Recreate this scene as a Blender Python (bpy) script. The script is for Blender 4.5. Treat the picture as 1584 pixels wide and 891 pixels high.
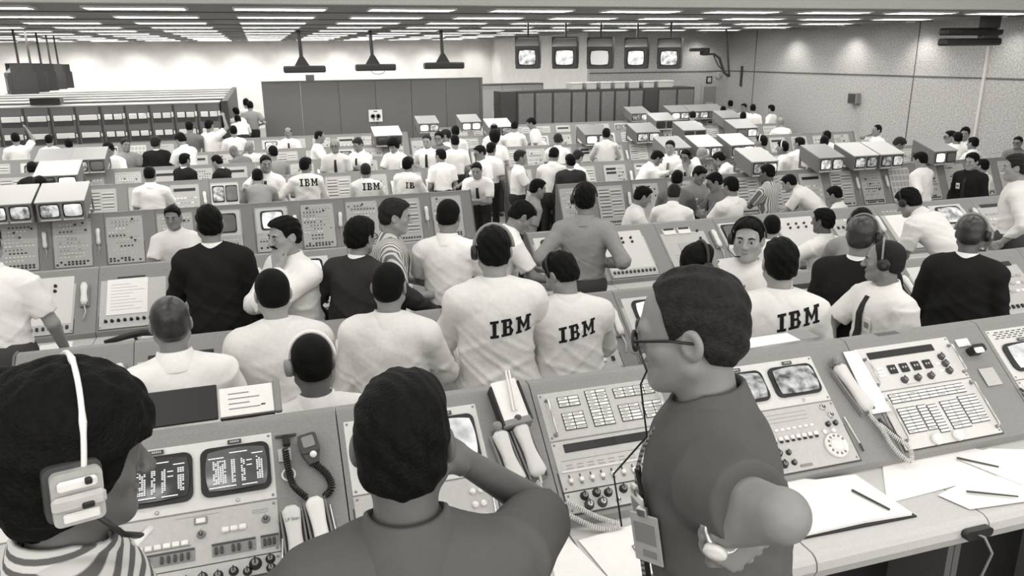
import bpy, math, random
import numpy as np
from mathutils import Vector, Matrix

for _o in list(bpy.data.objects):
    bpy.data.objects.remove(_o, do_unlink=True)
SC = bpy.context.scene
COL = SC.collection
R = math.radians

# ------------------------------------------------------------------ camera
CZ = 3.4                      # lens height above the main floor (m)
FPX = 1210.0                  # focal length in pixels of the 1584 px wide frame
YAW, PITCH, ROLL = R(17.28), R(16.62), R(-0.613)
_cy, _sy = math.cos(YAW), math.sin(YAW)
FW = np.array([_sy*math.cos(PITCH), _cy*math.cos(PITCH), -math.sin(PITCH)])
_r = np.array([_cy, -_sy, 0.0]); _u = np.cross(_r, FW)
RT = _r*math.cos(ROLL) + _u*math.sin(ROLL)
UP = -_r*math.sin(ROLL) + _u*math.cos(ROLL)
cam_d = bpy.data.cameras.new('camera'); cam = bpy.data.objects.new('camera', cam_d); COL.objects.link(cam)
cam_d.sensor_width = 36.0; cam_d.lens = FPX*36.0/1584.0; cam_d.clip_start = 0.05; cam_d.clip_end = 200
cam.matrix_world = Matrix(((RT[0], UP[0], -FW[0], 0), (RT[1], UP[1], -FW[1], 0), (RT[2], UP[2], -FW[2], CZ), (0, 0, 0, 1)))
SC.camera = cam

def ray(px, py):
    return FW + RT*(px-792)/FPX - UP*(py-445.5)/FPX
def at(px, py, Y):
    """the point of the room at depth Y that the photograph shows at a pixel"""
    v = ray(px, py); k = Y/v[1]
    return np.array([v[0]*k, Y, v[2]*k+CZ])
def atz(px, py, Z):
    v = ray(px, py); k = (Z-CZ)/v[2]
    return np.array([v[0]*k, v[1]*k, Z])

def pix(P):
    """where the photograph shows a point"""
    q = np.array(P, float)-np.array([0, 0, CZ]); d = q @ FW
    return 792+FPX*(q @ RT)/d, 445.5-FPX*(q @ UP)/d

# ------------------------------------------------------------------ world, exposure, large lights
SC.view_settings.view_transform = 'Standard'
SC.view_settings.look = 'None'
SC.view_settings.gamma = 1.0
SC.view_settings.use_curve_mapping = False
SC.view_settings.exposure = 0.0
W = bpy.data.worlds.new('world'); SC.world = W; W.use_nodes = True
W.node_tree.nodes['Background'].inputs[0].default_value = (1.0, 0.985, 0.96, 1)
W.node_tree.nodes['Background'].inputs[1].default_value = 0.05

CEIL = 4.065                  # ceiling of the main room
NEARCEIL = 5.3                # higher ceiling over the near terraces
LAMP_E = 19.0                  # emission of the fluorescent fixtures
def area_lamp(name, loc, sx, sy, power, rot=(0, 0, 0)):
    l = bpy.data.lights.new(name, 'AREA'); l.shape = 'RECTANGLE'; l.size = sx; l.size_y = sy
    l.energy = power; l.color = (1.0, 0.985, 0.955)
    o = bpy.data.objects.new(name, l); COL.objects.link(o); o.location = loc; o.rotation_euler = rot
    return o
# the fluorescent banks in the higher ceiling over the near terraces
for _j, _y in enumerate((-2.0, 0.6, 3.2, 5.8, 8.4)):
    for _i, _x in enumerate((-5.2, -1.8, 1.6, 5.0, 8.4, 11.8)):
        area_lamp('fluorescent_bank', (_x, _y, NEARCEIL-0.03), 2.2, 0.6, 34.0)
# ------------------------------------------------------------------ materials
WARM = (1.0, 0.982, 0.95)
MATS = {}
def mat(name, v, rough=0.6, noise=0.0, nscale=40.0, bump=0.0, bscale=60.0, metal=0.0, spec=0.4, tint=WARM):
    if name in MATS: return MATS[name]
    m = bpy.data.materials.new(name); m.use_nodes = True
    nt = m.node_tree; b = nt.nodes['Principled BSDF']
    c = (v*tint[0], v*tint[1], v*tint[2], 1)
    b.inputs['Base Color'].default_value = c
    b.inputs['Roughness'].default_value = rough
    b.inputs['Metallic'].default_value = metal
    b.inputs['Specular IOR Level'].default_value = spec
    tc = nt.nodes.new('ShaderNodeTexCoord')
    if noise > 0:
        n = nt.nodes.new('ShaderNodeTexNoise'); n.inputs['Scale'].default_value = nscale; n.inputs['Detail'].default_value = 4
        nt.links.new(tc.outputs['Object'], n.inputs['Vector'])
        mr = nt.nodes.new('ShaderNodeMapRange')
        mr.inputs['From Min'].default_value = 0.3; mr.inputs['From Max'].default_value = 0.7
        mr.inputs['To Min'].default_value = 1-noise; mr.inputs['To Max'].default_value = 1+noise
        nt.links.new(n.outputs['Fac'], mr.inputs['Value'])
        mx = nt.nodes.new('ShaderNodeVectorMath'); mx.operation = 'SCALE'; mx.inputs[0].default_value = c[:3]
        nt.links.new(mr.outputs['Result'], mx.inputs['Scale'])
        nt.links.new(mx.outputs['Vector'], b.inputs['Base Color'])
    if bump > 0:
        n2 = nt.nodes.new('ShaderNodeTexNoise'); n2.inputs['Scale'].default_value = bscale; n2.inputs['Detail'].default_value = 3
        nt.links.new(tc.outputs['Object'], n2.inputs['Vector'])
        bp = nt.nodes.new('ShaderNodeBump'); bp.inputs['Strength'].default_value = bump; bp.inputs['Distance'].default_value = 0.02
        nt.links.new(n2.outputs['Fac'], bp.inputs['Height']); nt.links.new(bp.outputs['Normal'], b.inputs['Normal'])
    MATS[name] = m
    return m
def emat(name, v, tint=(1, 0.985, 0.955)):
    if name in MATS: return MATS[name]
    m = bpy.data.materials.new(name); m.use_nodes = True
    b = m.node_tree.nodes['Principled BSDF']
    b.inputs['Base Color'].default_value = (0.8, 0.8, 0.8, 1)
    b.inputs['Emission Color'].default_value = (*tint, 1); b.inputs['Emission Strength'].default_value = v
    MATS[name] = m; return m
def screen_mat(name, lo, hi, scale=9.0, kind='picture'):
    """a lit tube: a blotchy moving picture, or bright lines of figures"""
    if name in MATS: return MATS[name]
    m = bpy.data.materials.new(name); m.use_nodes = True
    nt = m.node_tree; b = nt.nodes['Principled BSDF']
    b.inputs['Base Color'].default_value = (0.03, 0.03, 0.03, 1); b.inputs['Roughness'].default_value = 0.15
    tc = nt.nodes.new('ShaderNodeTexCoord')
    n = nt.nodes.new('ShaderNodeTexNoise'); n.inputs['Scale'].default_value = scale; n.inputs['Detail'].default_value = 5
    nt.links.new(tc.outputs['Object'], n.inputs['Vector'])
    cr = nt.nodes.new('ShaderNodeValToRGB')
    cr.color_ramp.elements[0].position = 0.36; cr.color_ramp.elements[0].color = (lo, lo, lo, 1)
    cr.color_ramp.elements[1].position = 0.6; cr.color_ramp.elements[1].color = (hi, hi, hi*0.97, 1)
    nt.links.new(n.outputs['Fac'], cr.inputs['Fac'])
    nt.links.new(cr.outputs['Color'], b.inputs['Emission Color']); b.inputs['Emission Strength'].default_value = 1.0
    MATS[name] = m; return m

M_BODY = mat('console_grey_enamel', 0.25, 0.55, 0.10, 160, 0.05, 300)
M_BODYD = mat('console_dark_enamel_shade', 0.13, 0.6, 0.08, 120)  # dark enamel tone; also paints the shade on the end panels
M_DESK = mat('desk_laminate', 0.55, 0.42, 0.04, 90)
M_PLATE = mat('panel_pale_enamel', 0.50, 0.45, 0.05, 60)
M_PLATEW = mat('panel_white_enamel', 0.66, 0.42, 0.03, 60)
M_PLATEG = mat('panel_grey_enamel', 0.42, 0.5, 0.08, 60)
M_WHITE = mat('white_plastic', 0.80, 0.35)
M_LAMPCAP = mat('translucent_cap', 0.85, 0.3)
M_BLACK = mat('black_plastic', 0.018, 0.4)
M_DARK = mat('dark_plastic', 0.06, 0.45)
M_MID = mat('mid_grey_plastic', 0.25, 0.45)
M_STEEL = mat('brushed_steel', 0.6, 0.3, 0.05, 80, metal=0.9)
M_PAPER = mat('paper', 0.86, 0.8, 0.02, 30)
M_INK = mat('ink', 0.12, 0.8)
M_GLASS = mat('dark_tube_glass', 0.035, 0.12, spec=0.6)
M_GLASSG = mat('grey_tube_glass', 0.16, 0.2, spec=0.5)
M_CRT = [screen_mat('tube_picture_a', 0.10, 0.75, 14), screen_mat('tube_picture_b', 0.25, 1.0, 10), screen_mat('tube_picture_c', 0.05, 0.4, 18), screen_mat('tube_picture_d', 0.55, 1.1, 7)]
M_TUBEWHITE = emat('tube_bright', 1.0)
M_TUBEGREY = emat('tube_grey', 0.16)
M_LAMP = emat('fluorescent_diffuser', LAMP_E)

# ------------------------------------------------------------------ mesh builder
class MB:
    def __init__(s): s.v = []; s.f = []; s.m = []; s.mats = []; s.sm = []
    def mi(s, m):
        if m not in s.mats: s.mats.append(m)
        return s.mats.index(m)
    def add(s, verts, faces, m, smooth=False):
        o = len(s.v); k = s.mi(m)
        s.v.extend([tuple(map(float, p)) for p in verts])
        for f in faces: s.f.append(tuple(i+o for i in f)); s.m.append(k); s.sm.append(smooth)
    def box(s, x0, x1, y0, y1, z0, z1, m, M=None, c=0.0):
        """box, chamfered along its edges by c"""
        if c <= 0:
            P = [(x, y, z) for x in (x0, x1) for y in (y0, y1) for z in (z0, z1)]
            F = [(0, 1, 3, 2), (4, 6, 7, 5), (0, 4, 5, 1), (2, 3, 7, 6), (0, 2, 6, 4), (1, 5, 7, 3)]
        else:
            c = min(c, 0.49*min(x1-x0, y1-y0, z1-z0)); P = []; idx = {}
            X = (x0, x1); Y = (y0, y1); Z = (z0, z1); C = (c, -c)
            for i in (0, 1):
                for j in (0, 1):
                    for k in (0, 1):
                        for a in range(3):
                            p = [X[i], Y[j], Z[k]]
                            for b in range(3):
                                if b != a: p[b] += C[(i, j, k)[b]]
                            idx[(i, j, k, a)] = len(P); P.append(tuple(p))
            F = []
            def q(*ks): F.append(tuple(idx[k] for k in ks))
            for i in (0, 1):
                t = [(i, 0, 0, 0), (i, 1, 0, 0), (i, 1, 1, 0), (i, 0, 1, 0)]; q(*(t if i else t[::-1]))
                t = [(0, i, 0, 1), (1, i, 0, 1), (1, i, 1, 1), (0, i, 1, 1)]; q(*(t[::-1] if i else t))
                t = [(0, 0, i, 2), (1, 0, i, 2), (1, 1, i, 2), (0, 1, i, 2)]; q(*(t if i else t[::-1]))
            for j in (0, 1):
                for k in (0, 1):
                    t = [(0, j, k, 1), (1, j, k, 1), (1, j, k, 2), (0, j, k, 2)]; q(*(t if j == k else t[::-1]))
                    t = [(j, 0, k, 0), (j, 1, k, 0), (j, 1, k, 2), (j, 0, k, 2)]; q(*(t[::-1] if j == k else t))
                    t = [(j, k, 0, 0), (j, k, 1, 0), (j, k, 1, 1), (j, k, 0, 1)]; q(*(t if j == k else t[::-1]))
            for i in (0, 1):
                for j in (0, 1):
                    for k in (0, 1):
                        t = [(i, j, k, 0), (i, j, k, 1), (i, j, k, 2)]; q(*(t if (i+j+k) % 2 else t[::-1]))
        if M is not None: P = [M @ Vector(p) for p in P]
        s.add(P, F, m)
    def prism(s, prof, x0, x1, m, M=None, axis='x'):
        """profile polygon (a, b) swept along an axis"""
        n = len(prof)
        if axis == 'x': P = [(x, a, b) for x in (x0, x1) for a, b in prof]
        elif axis == 'z': P = [(a, b, x) for x in (x0, x1) for a, b in prof]
        else: P = [(a, x, b) for x in (x0, x1) for a, b in prof]
        F = [(i, (i+1) % n, n+(i+1) % n, n+i) for i in range(n)] + [tuple(range(n))[::-1], tuple(range(n, 2*n))]
        if M is not None: P = [M @ Vector(p) for p in P]
        s.add(P, F, m)
    def cyl(s, a, b, r, m, r2=None, n=10, cap=True, smooth=True):
        a = Vector(a); b = Vector(b); d = (b-a)
        if d.length < 1e-9: return
        r2 = r if r2 is None else r2
        z = d.normalized(); x = z.orthogonal().normalized(); y = z.cross(x)
        P = []
        for c, rr in ((a, r), (b, r2)):
            for i in range(n):
                t = 2*math.pi*i/n; P.append(c + x*(rr*math.cos(t)) + y*(rr*math.sin(t)))
        s.add(P, [(i, (i+1) % n, n+(i+1) % n, n+i) for i in range(n)], m, smooth)
        if cap: s.add(P, [tuple(range(n))[::-1], tuple(range(n, 2*n))], m)
    def tube(s, pts, r, m, n=8, closed=False):
        pts = [Vector(p) for p in pts]; L = len(pts)
        rr = r if hasattr(r, '__len__') else [r]*L
        P = []; up = Vector((0.13, 0.29, 0.95)); prev = None
        for i, p in enumerate(pts):
            t = (pts[min(i+1, L-1)] - pts[max(i-1, 0)])
            t = t.normalized() if t.length > 1e-9 else Vector((0, 0, 1))
            if prev is None: x = t.cross(up).normalized() if t.cross(up).length > 1e-3 else t.orthogonal().normalized()
            else:
                x = prev - t*prev.dot(t)
                x = x.normalized() if x.length > 1e-6 else t.orthogonal().normalized()
            prev = x; y = t.cross(x)
            for k in range(n):
                a = 2*math.pi*k/n; P.append(p + x*(rr[i]*math.cos(a)) + y*(rr[i]*math.sin(a)))
        F = [(i*n+k, i*n+(k+1) % n, (i+1)*n+(k+1) % n, (i+1)*n+k) for i in range(L-1) for k in range(n)]
        F += [tuple(range(n))[::-1], tuple(range((L-1)*n, L*n))]
        s.add(P, F, m, True)
    def lathe(s, prof, m, M=None, n=16):
        """profile (r, z) turned about z"""
        P = []; L = len(prof)
        for r, z in prof:
            for k in range(n):
                a = 2*math.pi*k/n; P.append((r*math.cos(a), r*math.sin(a), z))
        F = [(i*n+k, i*n+(k+1) % n, (i+1)*n+(k+1) % n, (i+1)*n+k) for i in range(L-1) for k in range(n)]
        F += [tuple(range(n))[::-1], tuple(range((L-1)*n, L*n))]
        if M is not None: P = [M @ Vector(p) for p in P]
        s.add(P, F, m, True)
    def ell(s, c, rx, ry, rz, m, n=12, h=8, M=None):
        P = [(c[0], c[1], c[2]-rz)]
        for j in range(1, h):
            t = math.pi*j/h - math.pi/2
            for k in range(n):
                a = 2*math.pi*k/n; P.append((c[0]+rx*math.cos(t)*math.cos(a), c[1]+ry*math.cos(t)*math.sin(a), c[2]+rz*math.sin(t)))
        P.append((c[0], c[1], c[2]+rz)); F = []
        for k in range(n): F.append((0, 1+(k+1) % n, 1+k))
        for j in range(h-2):
            for k in range(n): F.append((1+j*n+k, 1+j*n+(k+1) % n, 1+(j+1)*n+(k+1) % n, 1+(j+1)*n+k))
        o = 1+(h-2)*n
        for k in range(n): F.append((o+k, o+(k+1) % n, len(P)-1))
        if M is not None: P = [M @ Vector(p) for p in P]
        s.add(P, F, m, True)
    def mesh(s, name):
        me = bpy.data.meshes.new(name); me.from_pydata(s.v, [], s.f)
        for m in s.mats: me.materials.append(m)
        me.polygons.foreach_set('material_index', s.m); me.polygons.foreach_set('use_smooth', s.sm)
        me.update(); return me
    def build(s, name, parent=None, M=None):
        o = bpy.data.objects.new(name, s.mesh(name)); COL.objects.link(o)
        if parent is not None: o.parent = parent
        if M is not None: o.matrix_local = M
        return o

def tag(o, label=None, cat=None, group=None, kind=None):
    if label: o['label'] = label
    if cat: o['category'] = cat
    if group: o['group'] = group
    if kind: o['kind'] = kind
    return o
def empty(name, loc=(0, 0, 0), rz=0.0):
    o = bpy.data.objects.new(name, None); COL.objects.link(o); o.location = loc; o.rotation_euler = (0, 0, rz); o.empty_display_size = 0.1
    return o
def kids(o): return [c for c in bpy.data.objects if c.parent is o]
CHILD = {}
def copy_tree(o, parent=None):
    c = o.copy(); COL.objects.link(c)
    if parent is not None: c.parent = parent
    for ch in CHILD.setdefault(o.name, kids(o)): copy_tree(ch, c)
    return c
def FR(o, x, y, z):
    """frame from an origin and three axes"""
    return Matrix(((x[0], y[0], z[0], o[0]), (x[1], y[1], z[1], o[1]), (x[2], y[2], z[2], o[2]), (0, 0, 0, 1)))
# ------------------------------------------------------------------ the room
M_WALL = mat('painted_plaster_wall', 0.74, 0.85, 0.05, 3.0, 0.15, 120)
M_WALLR = mat('textured_wall_panels', 0.43, 0.9, 0.30, 26, 0.3, 60)
M_CEIL = mat('acoustic_ceiling', 0.30, 0.9, 0.1, 30)
M_FLOOR = mat('vinyl_floor', 0.22, 0.5, 0.12, 8)
M_SEAM = mat('wall_joint', 0.12, 0.8)
M_SOFFIT = mat('soffit_plaster', 0.62, 0.9, 0.08, 40)
XW = 15.5; YN = 24.5; YB = 36.0; XN = 10.35; XL = -12.5
def slab(name, b, m, kind='structure'):
    mb = MB(); mb.box(*b, m); o = mb.build(name); o['kind'] = kind; return o
# floors: main room, middle terrace, near terrace
slab('floor_main', (XL-.2, XW+.2, 7.75, YB+.2, -.2, 0.15), M_FLOOR)
slab('floor_middle', (XL-.2, XW+.2, 2.68, 7.75, -.2, 0.6), M_FLOOR)
slab('floor_near', (XL-.2, XW+.2, -4.0, 2.68, -.2, 1.1), M_FLOOR)
slab('floor_platform', (XL, 2.4, 21.9, YB, 0.15, 0.45), M_FLOOR)
slab('wall_right', (XW, XW+.2, -4.0, YB, -.2, 6.0), M_WALLR)
slab('wall_left', (XL-.2, XL, -4.0, YB, -.2, 6.0), M_WALL)
slab('wall_back', (XL-.2, XN+.2, YB, YB+.2, -.2, CEIL), M_WALL)
slab('wall_back_near', (XN, XW, YN, YN+.2, -.2, CEIL), M_WALLR)
slab('wall_side_return', (XN, XN+.2, YN+.2, YB, -.2, CEIL), M_WALL)
slab('wall_rear', (XL-.2, XW+.2, -4.2, -4.0, -.2, 6.0), M_WALL)
slab('ceiling_main', (XL-.2, XW+.2, 11.35, YB+.2, CEIL, CEIL+.2), M_CEIL)
slab('ceiling_near', (XL-.2, XW+.2, -4.2, 11.15, NEARCEIL, NEARCEIL+.2), M_CEIL)
slab('trim_soffit', (XL-.2, XW, 11.15, 11.35, CEIL-.005, NEARCEIL+.2), M_SOFFIT)
# invented glowing windows behind the camera, added as fill light for turned backs
M_FILL = emat('added_fill_glow', 2.6)
for k in range(7):
    x = -9.4+3.7*k; fr_ = empty('window_%d' % (k+1), (x, -4.0, 2.25)); fr_['kind'] = 'structure'
    mb = MB(); mb.box(.0, 3.55, 0, .02, 0, 2.7, M_FILL); mb.build('pane', fr_)
    mb = MB()
    for b in ((-.06, .04, 0, 2.7), (3.51, 3.61, 0, 2.7), (-.06, 3.61, -.08, 0), (-.06, 3.61, 2.7, 2.78), (1.74, 1.81, 0, 2.7)): mb.box(b[0], b[1], 0, .09, b[2], b[3], M_STEEL)
    mb.build('frame', fr_)
# joints of the wall panels
slab('trim_joint_right', (XW-.012, XW, 11.35, YN, 2.76, 2.80), M_SEAM)
slab('trim_joint_near', (XN, XW, YN-.012, YN, 2.76, 2.80), M_SEAM)
for k, (px, py) in enumerate(((1408, 160), (1164, 150))):
    v = ray(px, py); y = XW/v[0]*v[1]
    slab('trim_joint_upright', (XW-.012, XW, y-.012, y+.012, 0.0, CEIL), M_SEAM)
v = ray(1519, 150); y = XW/v[0]*v[1]
slab('trim_conduit', (XW-.05, XW, y-.03, y+.03, 0.0, CEIL-.6), mat('conduit_paint', 0.6, 0.6))
# ceiling seams between the rows of fixtures
for j in range(10):
    y = 12.1 + 2.45*j - 1.2
    if y > 11.5: slab('trim_ceiling_rail', (XL, XW, y-.03, y+.03, CEIL-.012, CEIL), M_SEAM)

# ------------------------------------------------------------------ fluorescent fixtures
fx = empty('ceiling_light'); tag(fx, 'fluorescent ceiling light', 'ceiling light')
mb = MB()
for b in ((-.03, 1.25, -.24, -.21), (-.03, 1.25, .21, .24), (-.03, 0, -.21, .21), (1.22, 1.25, -.21, .21)):
    mb.box(b[0], b[1], b[2], b[3], -.03, 0.0, M_WHITE)
mb.build('frame', fx)
mb = MB(); mb.box(0, 1.22, -.21, .21, -.018, -.004, M_LAMP); mb.build('diffuser', fx)
ROWN = ['first', 'second', 'third', 'fourth', 'fifth', 'sixth', 'seventh', 'eighth', 'ninth', 'tenth', 'eleventh', 'twelfth', 'thirteenth', 'fourteenth', 'fifteenth', 'sixteenth']
first = True
for j in range(10):
    y = 12.15 + 2.45*j
    xs = []
    for i in range(-6, 10):
        x = -2.08 + 1.87*i
        if x < XL+.1 or x+1.25 > XW or (y > YN-.2 and x+1.25 > XN): continue
        if 0.0524*x > 10: continue
        xs.append(x)
    seen = [x for x in xs if -60 < pix((x+.6, y, CEIL))[0] < 1640]
    for x in xs:
        o = fx if first else copy_tree(fx)
        first = False
        o.location = (x, y, CEIL)
        if x in seen: o['label'] = 'white fluorescent light, %s from left in the %s ceiling row beyond the soffit' % (ROWN[seen.index(x)], ROWN[j])
        else: o['label'] = 'white fluorescent light outside the frame, %s ceiling row, %s of it' % (ROWN[j], ROWN[xs.index(x)])
        o['group'] = 'fluorescent ceiling lights'

# wall washers: small round cans close to the walls
can = empty('wall_washer_light')
mb = MB(); mb.lathe([(.10, 0), (.10, -.03), (.08, -.035), (.075, -.01), (.0, -.01)], M_WHITE); mb.build('trim_ring', can)
first = True
def washer(x, y, aim, power, size, k, where):
    global first
    o = can if first else copy_tree(can); first = False
    o.location = (x, y, CEIL)
    tag(o, 'small round recessed downlight by the %s, %s along it' % (where, ROWN[k]), 'downlight', 'wall washer downlights')
    l = bpy.data.lights.new('spot', 'SPOT'); l.energy = power; l.spot_size = R(size); l.spot_blend = 0.9; l.shadow_soft_size = 0.08; l.color = (1, .985, .955)
    lo = bpy.data.objects.new('lamp', l); COL.objects.link(lo); lo.parent = o
    lo.location = (0, 0, -.06)
    lo.rotation_euler = Vector((aim[0]-x, aim[1]-y, aim[2]-CEIL)).to_track_quat('-Z', 'Y').to_euler()
for k, y in enumerate((13.4, 15.9, 18.3, 20.8)):
    washer(XW-.55, y, (XW-.05, y, 1.0), 38, 120, k, 'right wall')
washer(14.2, YN-.55, (14.2, YN-.05, 1.0), 36, 120, 4, 'near part of the back wall')
for k in range(11):
    x = -10.6 + 2.0*k
    washer(x, YB-.9, (x, YB-.05, 1.0), 60, 120, k, 'far back wall')
# ------------------------------------------------------------------ consoles
def rrect(u0, u1, v0, v1, r, n=4):
    P = []
    for cx, cy, a0 in ((u1-r, v0+r, -90), (u1-r, v1-r, 0), (u0+r, v1-r, 90), (u0+r, v0+r, 180)):
        for i in range(n+1):
            a = R(a0 + 90*i/n); P.append((cx+r*math.cos(a), cy+r*math.sin(a)))
    return P
def pl(mb, u0, u1, v0, v1, m, M, t=.005, z=0.0, c=0.0): mb.box(u0, u1, v0, v1, z, z+t, m, M, c)
def grid(mb, u0, v0, nu, nv, du, dv, w, h, m, M, t=.008, skip=None):
    for i in range(nu):
        for j in range(nv):
            if skip and skip(i, j): continue
            mb.box(u0+i*du, u0+i*du+w, v0+j*dv, v0+j*dv+h, .004, .004+t, m, M)
def knob(mb, u, v, r, m, M, h=.018, cap=None, n=10):
    T = M @ Matrix.Translation((u, v, .004))
    mb.lathe([(r*1.15, 0), (r*1.15, h*.25), (r, h*.3), (r*.88, h), (0, h)], m, T, n)
    if cap: mb.lathe([(r*.6, h), (r*.6, h+.002), (0, h+.002)], cap, T, n)
def crt(mb, u0, u1, v0, v1, M, scr, bez=None):
    """recessed tube: dark rounded surround and a bulging screen"""
    r = .16*(u1-u0)
    P = rrect(u0, u1, v0, v1, r*.8)
    mb.prism(P, .004, .010, bez or M_BLACK, M, 'z')
    a = .05*(u1-u0); b = .07*(v1-v0)
    cu, cv = (u0+u1)/2+.3*a, (v0+v1)/2; n = 8; V = []; F = []
    hw, hh = (u1-u0)/2-1.1*a, (v1-v0)/2-1.0*b
    for i in range(n+1):
        for j in range(n+1):
            x = -1+2*i/n; y = -1+2*j/n
            X = x*math.sqrt(1-.18*y*y); Y = y*math.sqrt(1-.18*x*x)
            V.append(M @ Vector((cu+X*hw, cv+Y*hh, .011+.010*(1-.5*(x*x+y*y)))))
    for i in range(n):
        for j in range(n): F.append((i*(n+1)+j, (i+1)*(n+1)+j, (i+1)*(n+1)+j+1, i*(n+1)+j+1))
    mb.add(V, F, scr, True)

def panel_art(mb, kind, w, h, M, rnd, far=False):
    """the face of one rack panel, w by h, drawn from its lower left corner"""
    P0 = M_PLATE if kind != 'white' else M_PLATEW
    pl(mb, 0, w, 0, h, M_PLATE, M, .004)
    def text(u0, u1, v): pl(mb, u0, u1, v, v+.004, M_MID, M, .0005, .004)
    if kind == 'dots':          # rows of small lamps and switches, a strip of black switches below
        rows = max(5, int(h/.062)); cols = 9
        for j in range(rows):
            v = h*.20 + (h*.76)*j/rows; n0 = rnd.randint(0, 2); c = rnd.randint(4, cols)
            m = rnd.choice((M_WHITE, M_MID, M_DARK, M_DARK, M_LAMPCAP, M_BLACK)); s = rnd.choice((.012, .016, .022))
            for i in range(n0, min(cols, n0+c)):
                if rnd.random() < .85: pl(mb, w*.06+i*w*.1, w*.06+i*w*.1+s, v, v+s*.8, m, M, .006, .004)
            if rnd.random() < .6: text(w*.08, w*rnd.uniform(.4, .92), v+.03)
        for i in range(9):
            for j in range(2):
                if rnd.random() < .8: pl(mb, w*.05+i*w*.1, w*.05+i*w*.1+.022, .025+j*.032, .045+j*.032, M_BLACK, M, .015, .004)
        for _ in range(3): knob(mb, w*rnd.uniform(.15, .9), h*rnd.uniform(.4, .95), .014, M_DARK, M, n=8)
    elif kind == 'sheets':      # closely packed legend blocks
        for bi in range(2):
            for bj in range(3):
                u = w*(.07+.46*bi); v = h*(.2+.26*bj)
                for j in range(5): pl(mb, u, u+w*.38, v+j*h*.042, v+j*h*.042+.010, M_WHITE if (j+bi) % 2 else M_DARK, M, .004, .004)
                pl(mb, u-.004, u+w*.39, v-.006, v-.002, M_DARK, M, .002, .004)
        for i in range(10):
            if rnd.random() < .9: pl(mb, w*.05+i*w*.09, w*.05+i*w*.09+.02, .03, .055, M_BLACK, M, .015, .004)
    elif kind == 'twin':        # two tubes
        pl(mb, w*.02, w*.98, h*.38, h*.96, M_PLATEW, M, .004, .003)
        for k in range(2): crt(mb, w*(.05+.47*k), w*(.48+.47*k), h*.46, h*.92, M @ Matrix.Translation((0, 0, .004)), rnd.choice((M_GLASS, M_GLASSG, M_CRT[2], M_CRT[0])))
        for i in range(8): pl(mb, w*.08+i*w*.11, w*.08+i*w*.11+.02, h*.2, h*.2+.02, M_WHITE, M, .01, .004)
        for i in range(6): knob(mb, w*(.1+.15*i), h*.09, .012, M_BLACK, M, n=8)
    elif kind == 'mon':         # one tube above switches
        pl(mb, w*.04, w*.96, h*.42, h*.97, M_PLATEW, M, .004, .003)
        crt(mb, w*.16, w*.86, h*.48, h*.92, M @ Matrix.Translation((0, 0, .004)), rnd.choice(M_CRT+[M_GLASSG]))
        for j in range(2):
            for i in range(9): pl(mb, w*.1+i*w*.09, w*.1+i*w*.09+.016, h*(.22+.09*j), h*(.22+.09*j)+.016, M_WHITE if j else M_BLACK, M, .012, .004)
        for i in range(5): knob(mb, w*(.12+.18*i), h*.09, .014, M_BLACK, M, n=8)
    elif kind == 'slot':        # dark display window over legend blocks
        pl(mb, w*.12, w*.88, h*.82, h*.9, M_BLACK, M, .004, .004)
        for j in range(3):
            for i in range(7): pl(mb, w*.1+i*w*.12, w*.1+i*w*.12+w*.085, h*(.36+.13*j), h*(.36+.13*j)+.024, M_WHITE if rnd.random() < .6 else M_PLATEG, M, .006, .004)
        for i in range(9): pl(mb, w*.07+i*w*.1, w*.07+i*w*.1+.018, h*.1, h*.1+.03, M_BLACK, M, .014, .004)
    elif kind == 'slots2':
        for v in (.84, .72, .36, .26): pl(mb, w*.1, w*.55, h*v, h*v+h*.07, M_BLACK, M, .004, .004)
        for j in range(8):
            if rnd.random() < .9: pl(mb, w*.62, w*(.75+.2*rnd.random()), h*(.1+.11*j), h*(.1+.11*j)+.015, M_MID, M, .004, .004)
        for j in range(6): knob(mb, w*(.66+.2*(j % 2)), h*(.2+.11*j), .012, M_DARK, M, n=8)
    elif kind == 'knobs':       # pale sheet with six knobs and a rank of black switches
        pl(mb, w*.03, w*.97, h*.16, h*.97, M_PLATEW, M, .002, .004)
        for i in range(3):
            for j in range(2): knob(mb, w*(.3+.2*i), h*(.72+.09*j), .012, M_BLACK, M, n=8)
        for j in range(5): text(w*.15, w*.85, h*(.3+.07*j))
        for i in range(11): pl(mb, w*.05+i*w*.085, w*.05+i*w*.085+.018, h*.07, h*.07+.025, M_BLACK, M, .015, .004)
    elif kind == 'paper':       # a printed sheet hung over the panel
        pl(mb, w*.1, w*.72, h*.22, h*.84, M_PAPER, M, .002, .006)
        pl(mb, w*.25, w*.68, h*.86, h*.88, M_BLACK, M, .004, .004)
        for j in range(9): pl(mb, w*.16, w*(.4+.28*rnd.random()), h*(.3+.055*j), h*(.3+.055*j)+.003, M_MID, M, .0005, .008)
        for i in range(9): knob(mb, w*(.1+.095*i), h*.12, .012, M_BLACK, M, n=8); 
    elif kind == 'blank':       # plain white sheet under a strip of legend windows
        for i in range(8):
            pl(mb, w*.08+i*w*.11, w*.08+i*w*.11+w*.085, h*.86, h*.94, M_PLATEG, M, .004, .004)
            pl(mb, w*.09+i*w*.11, w*.09+i*w*.11+w*.06, h*.885, h*.895, M_DARK, M, .002, .007)
        pl(mb, w*.1, w*.9, h*.1, h*.82, M_PAPER, M, .003, .004)
    elif kind == 'meters':
        for i in range(2):
            pl(mb, w*(.08+.34*i), w*(.36+.34*i), h*.8, h*.93, M_WHITE, M, .012, .004)
            pl(mb, w*(.1+.34*i), w*(.34+.34*i), h*.89, h*.93, M_BLACK, M, .003, .015)
        pl(mb, w*.3, w*.62, h*.44, h*.6, M_PLATEG, M, .006, .004)
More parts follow.
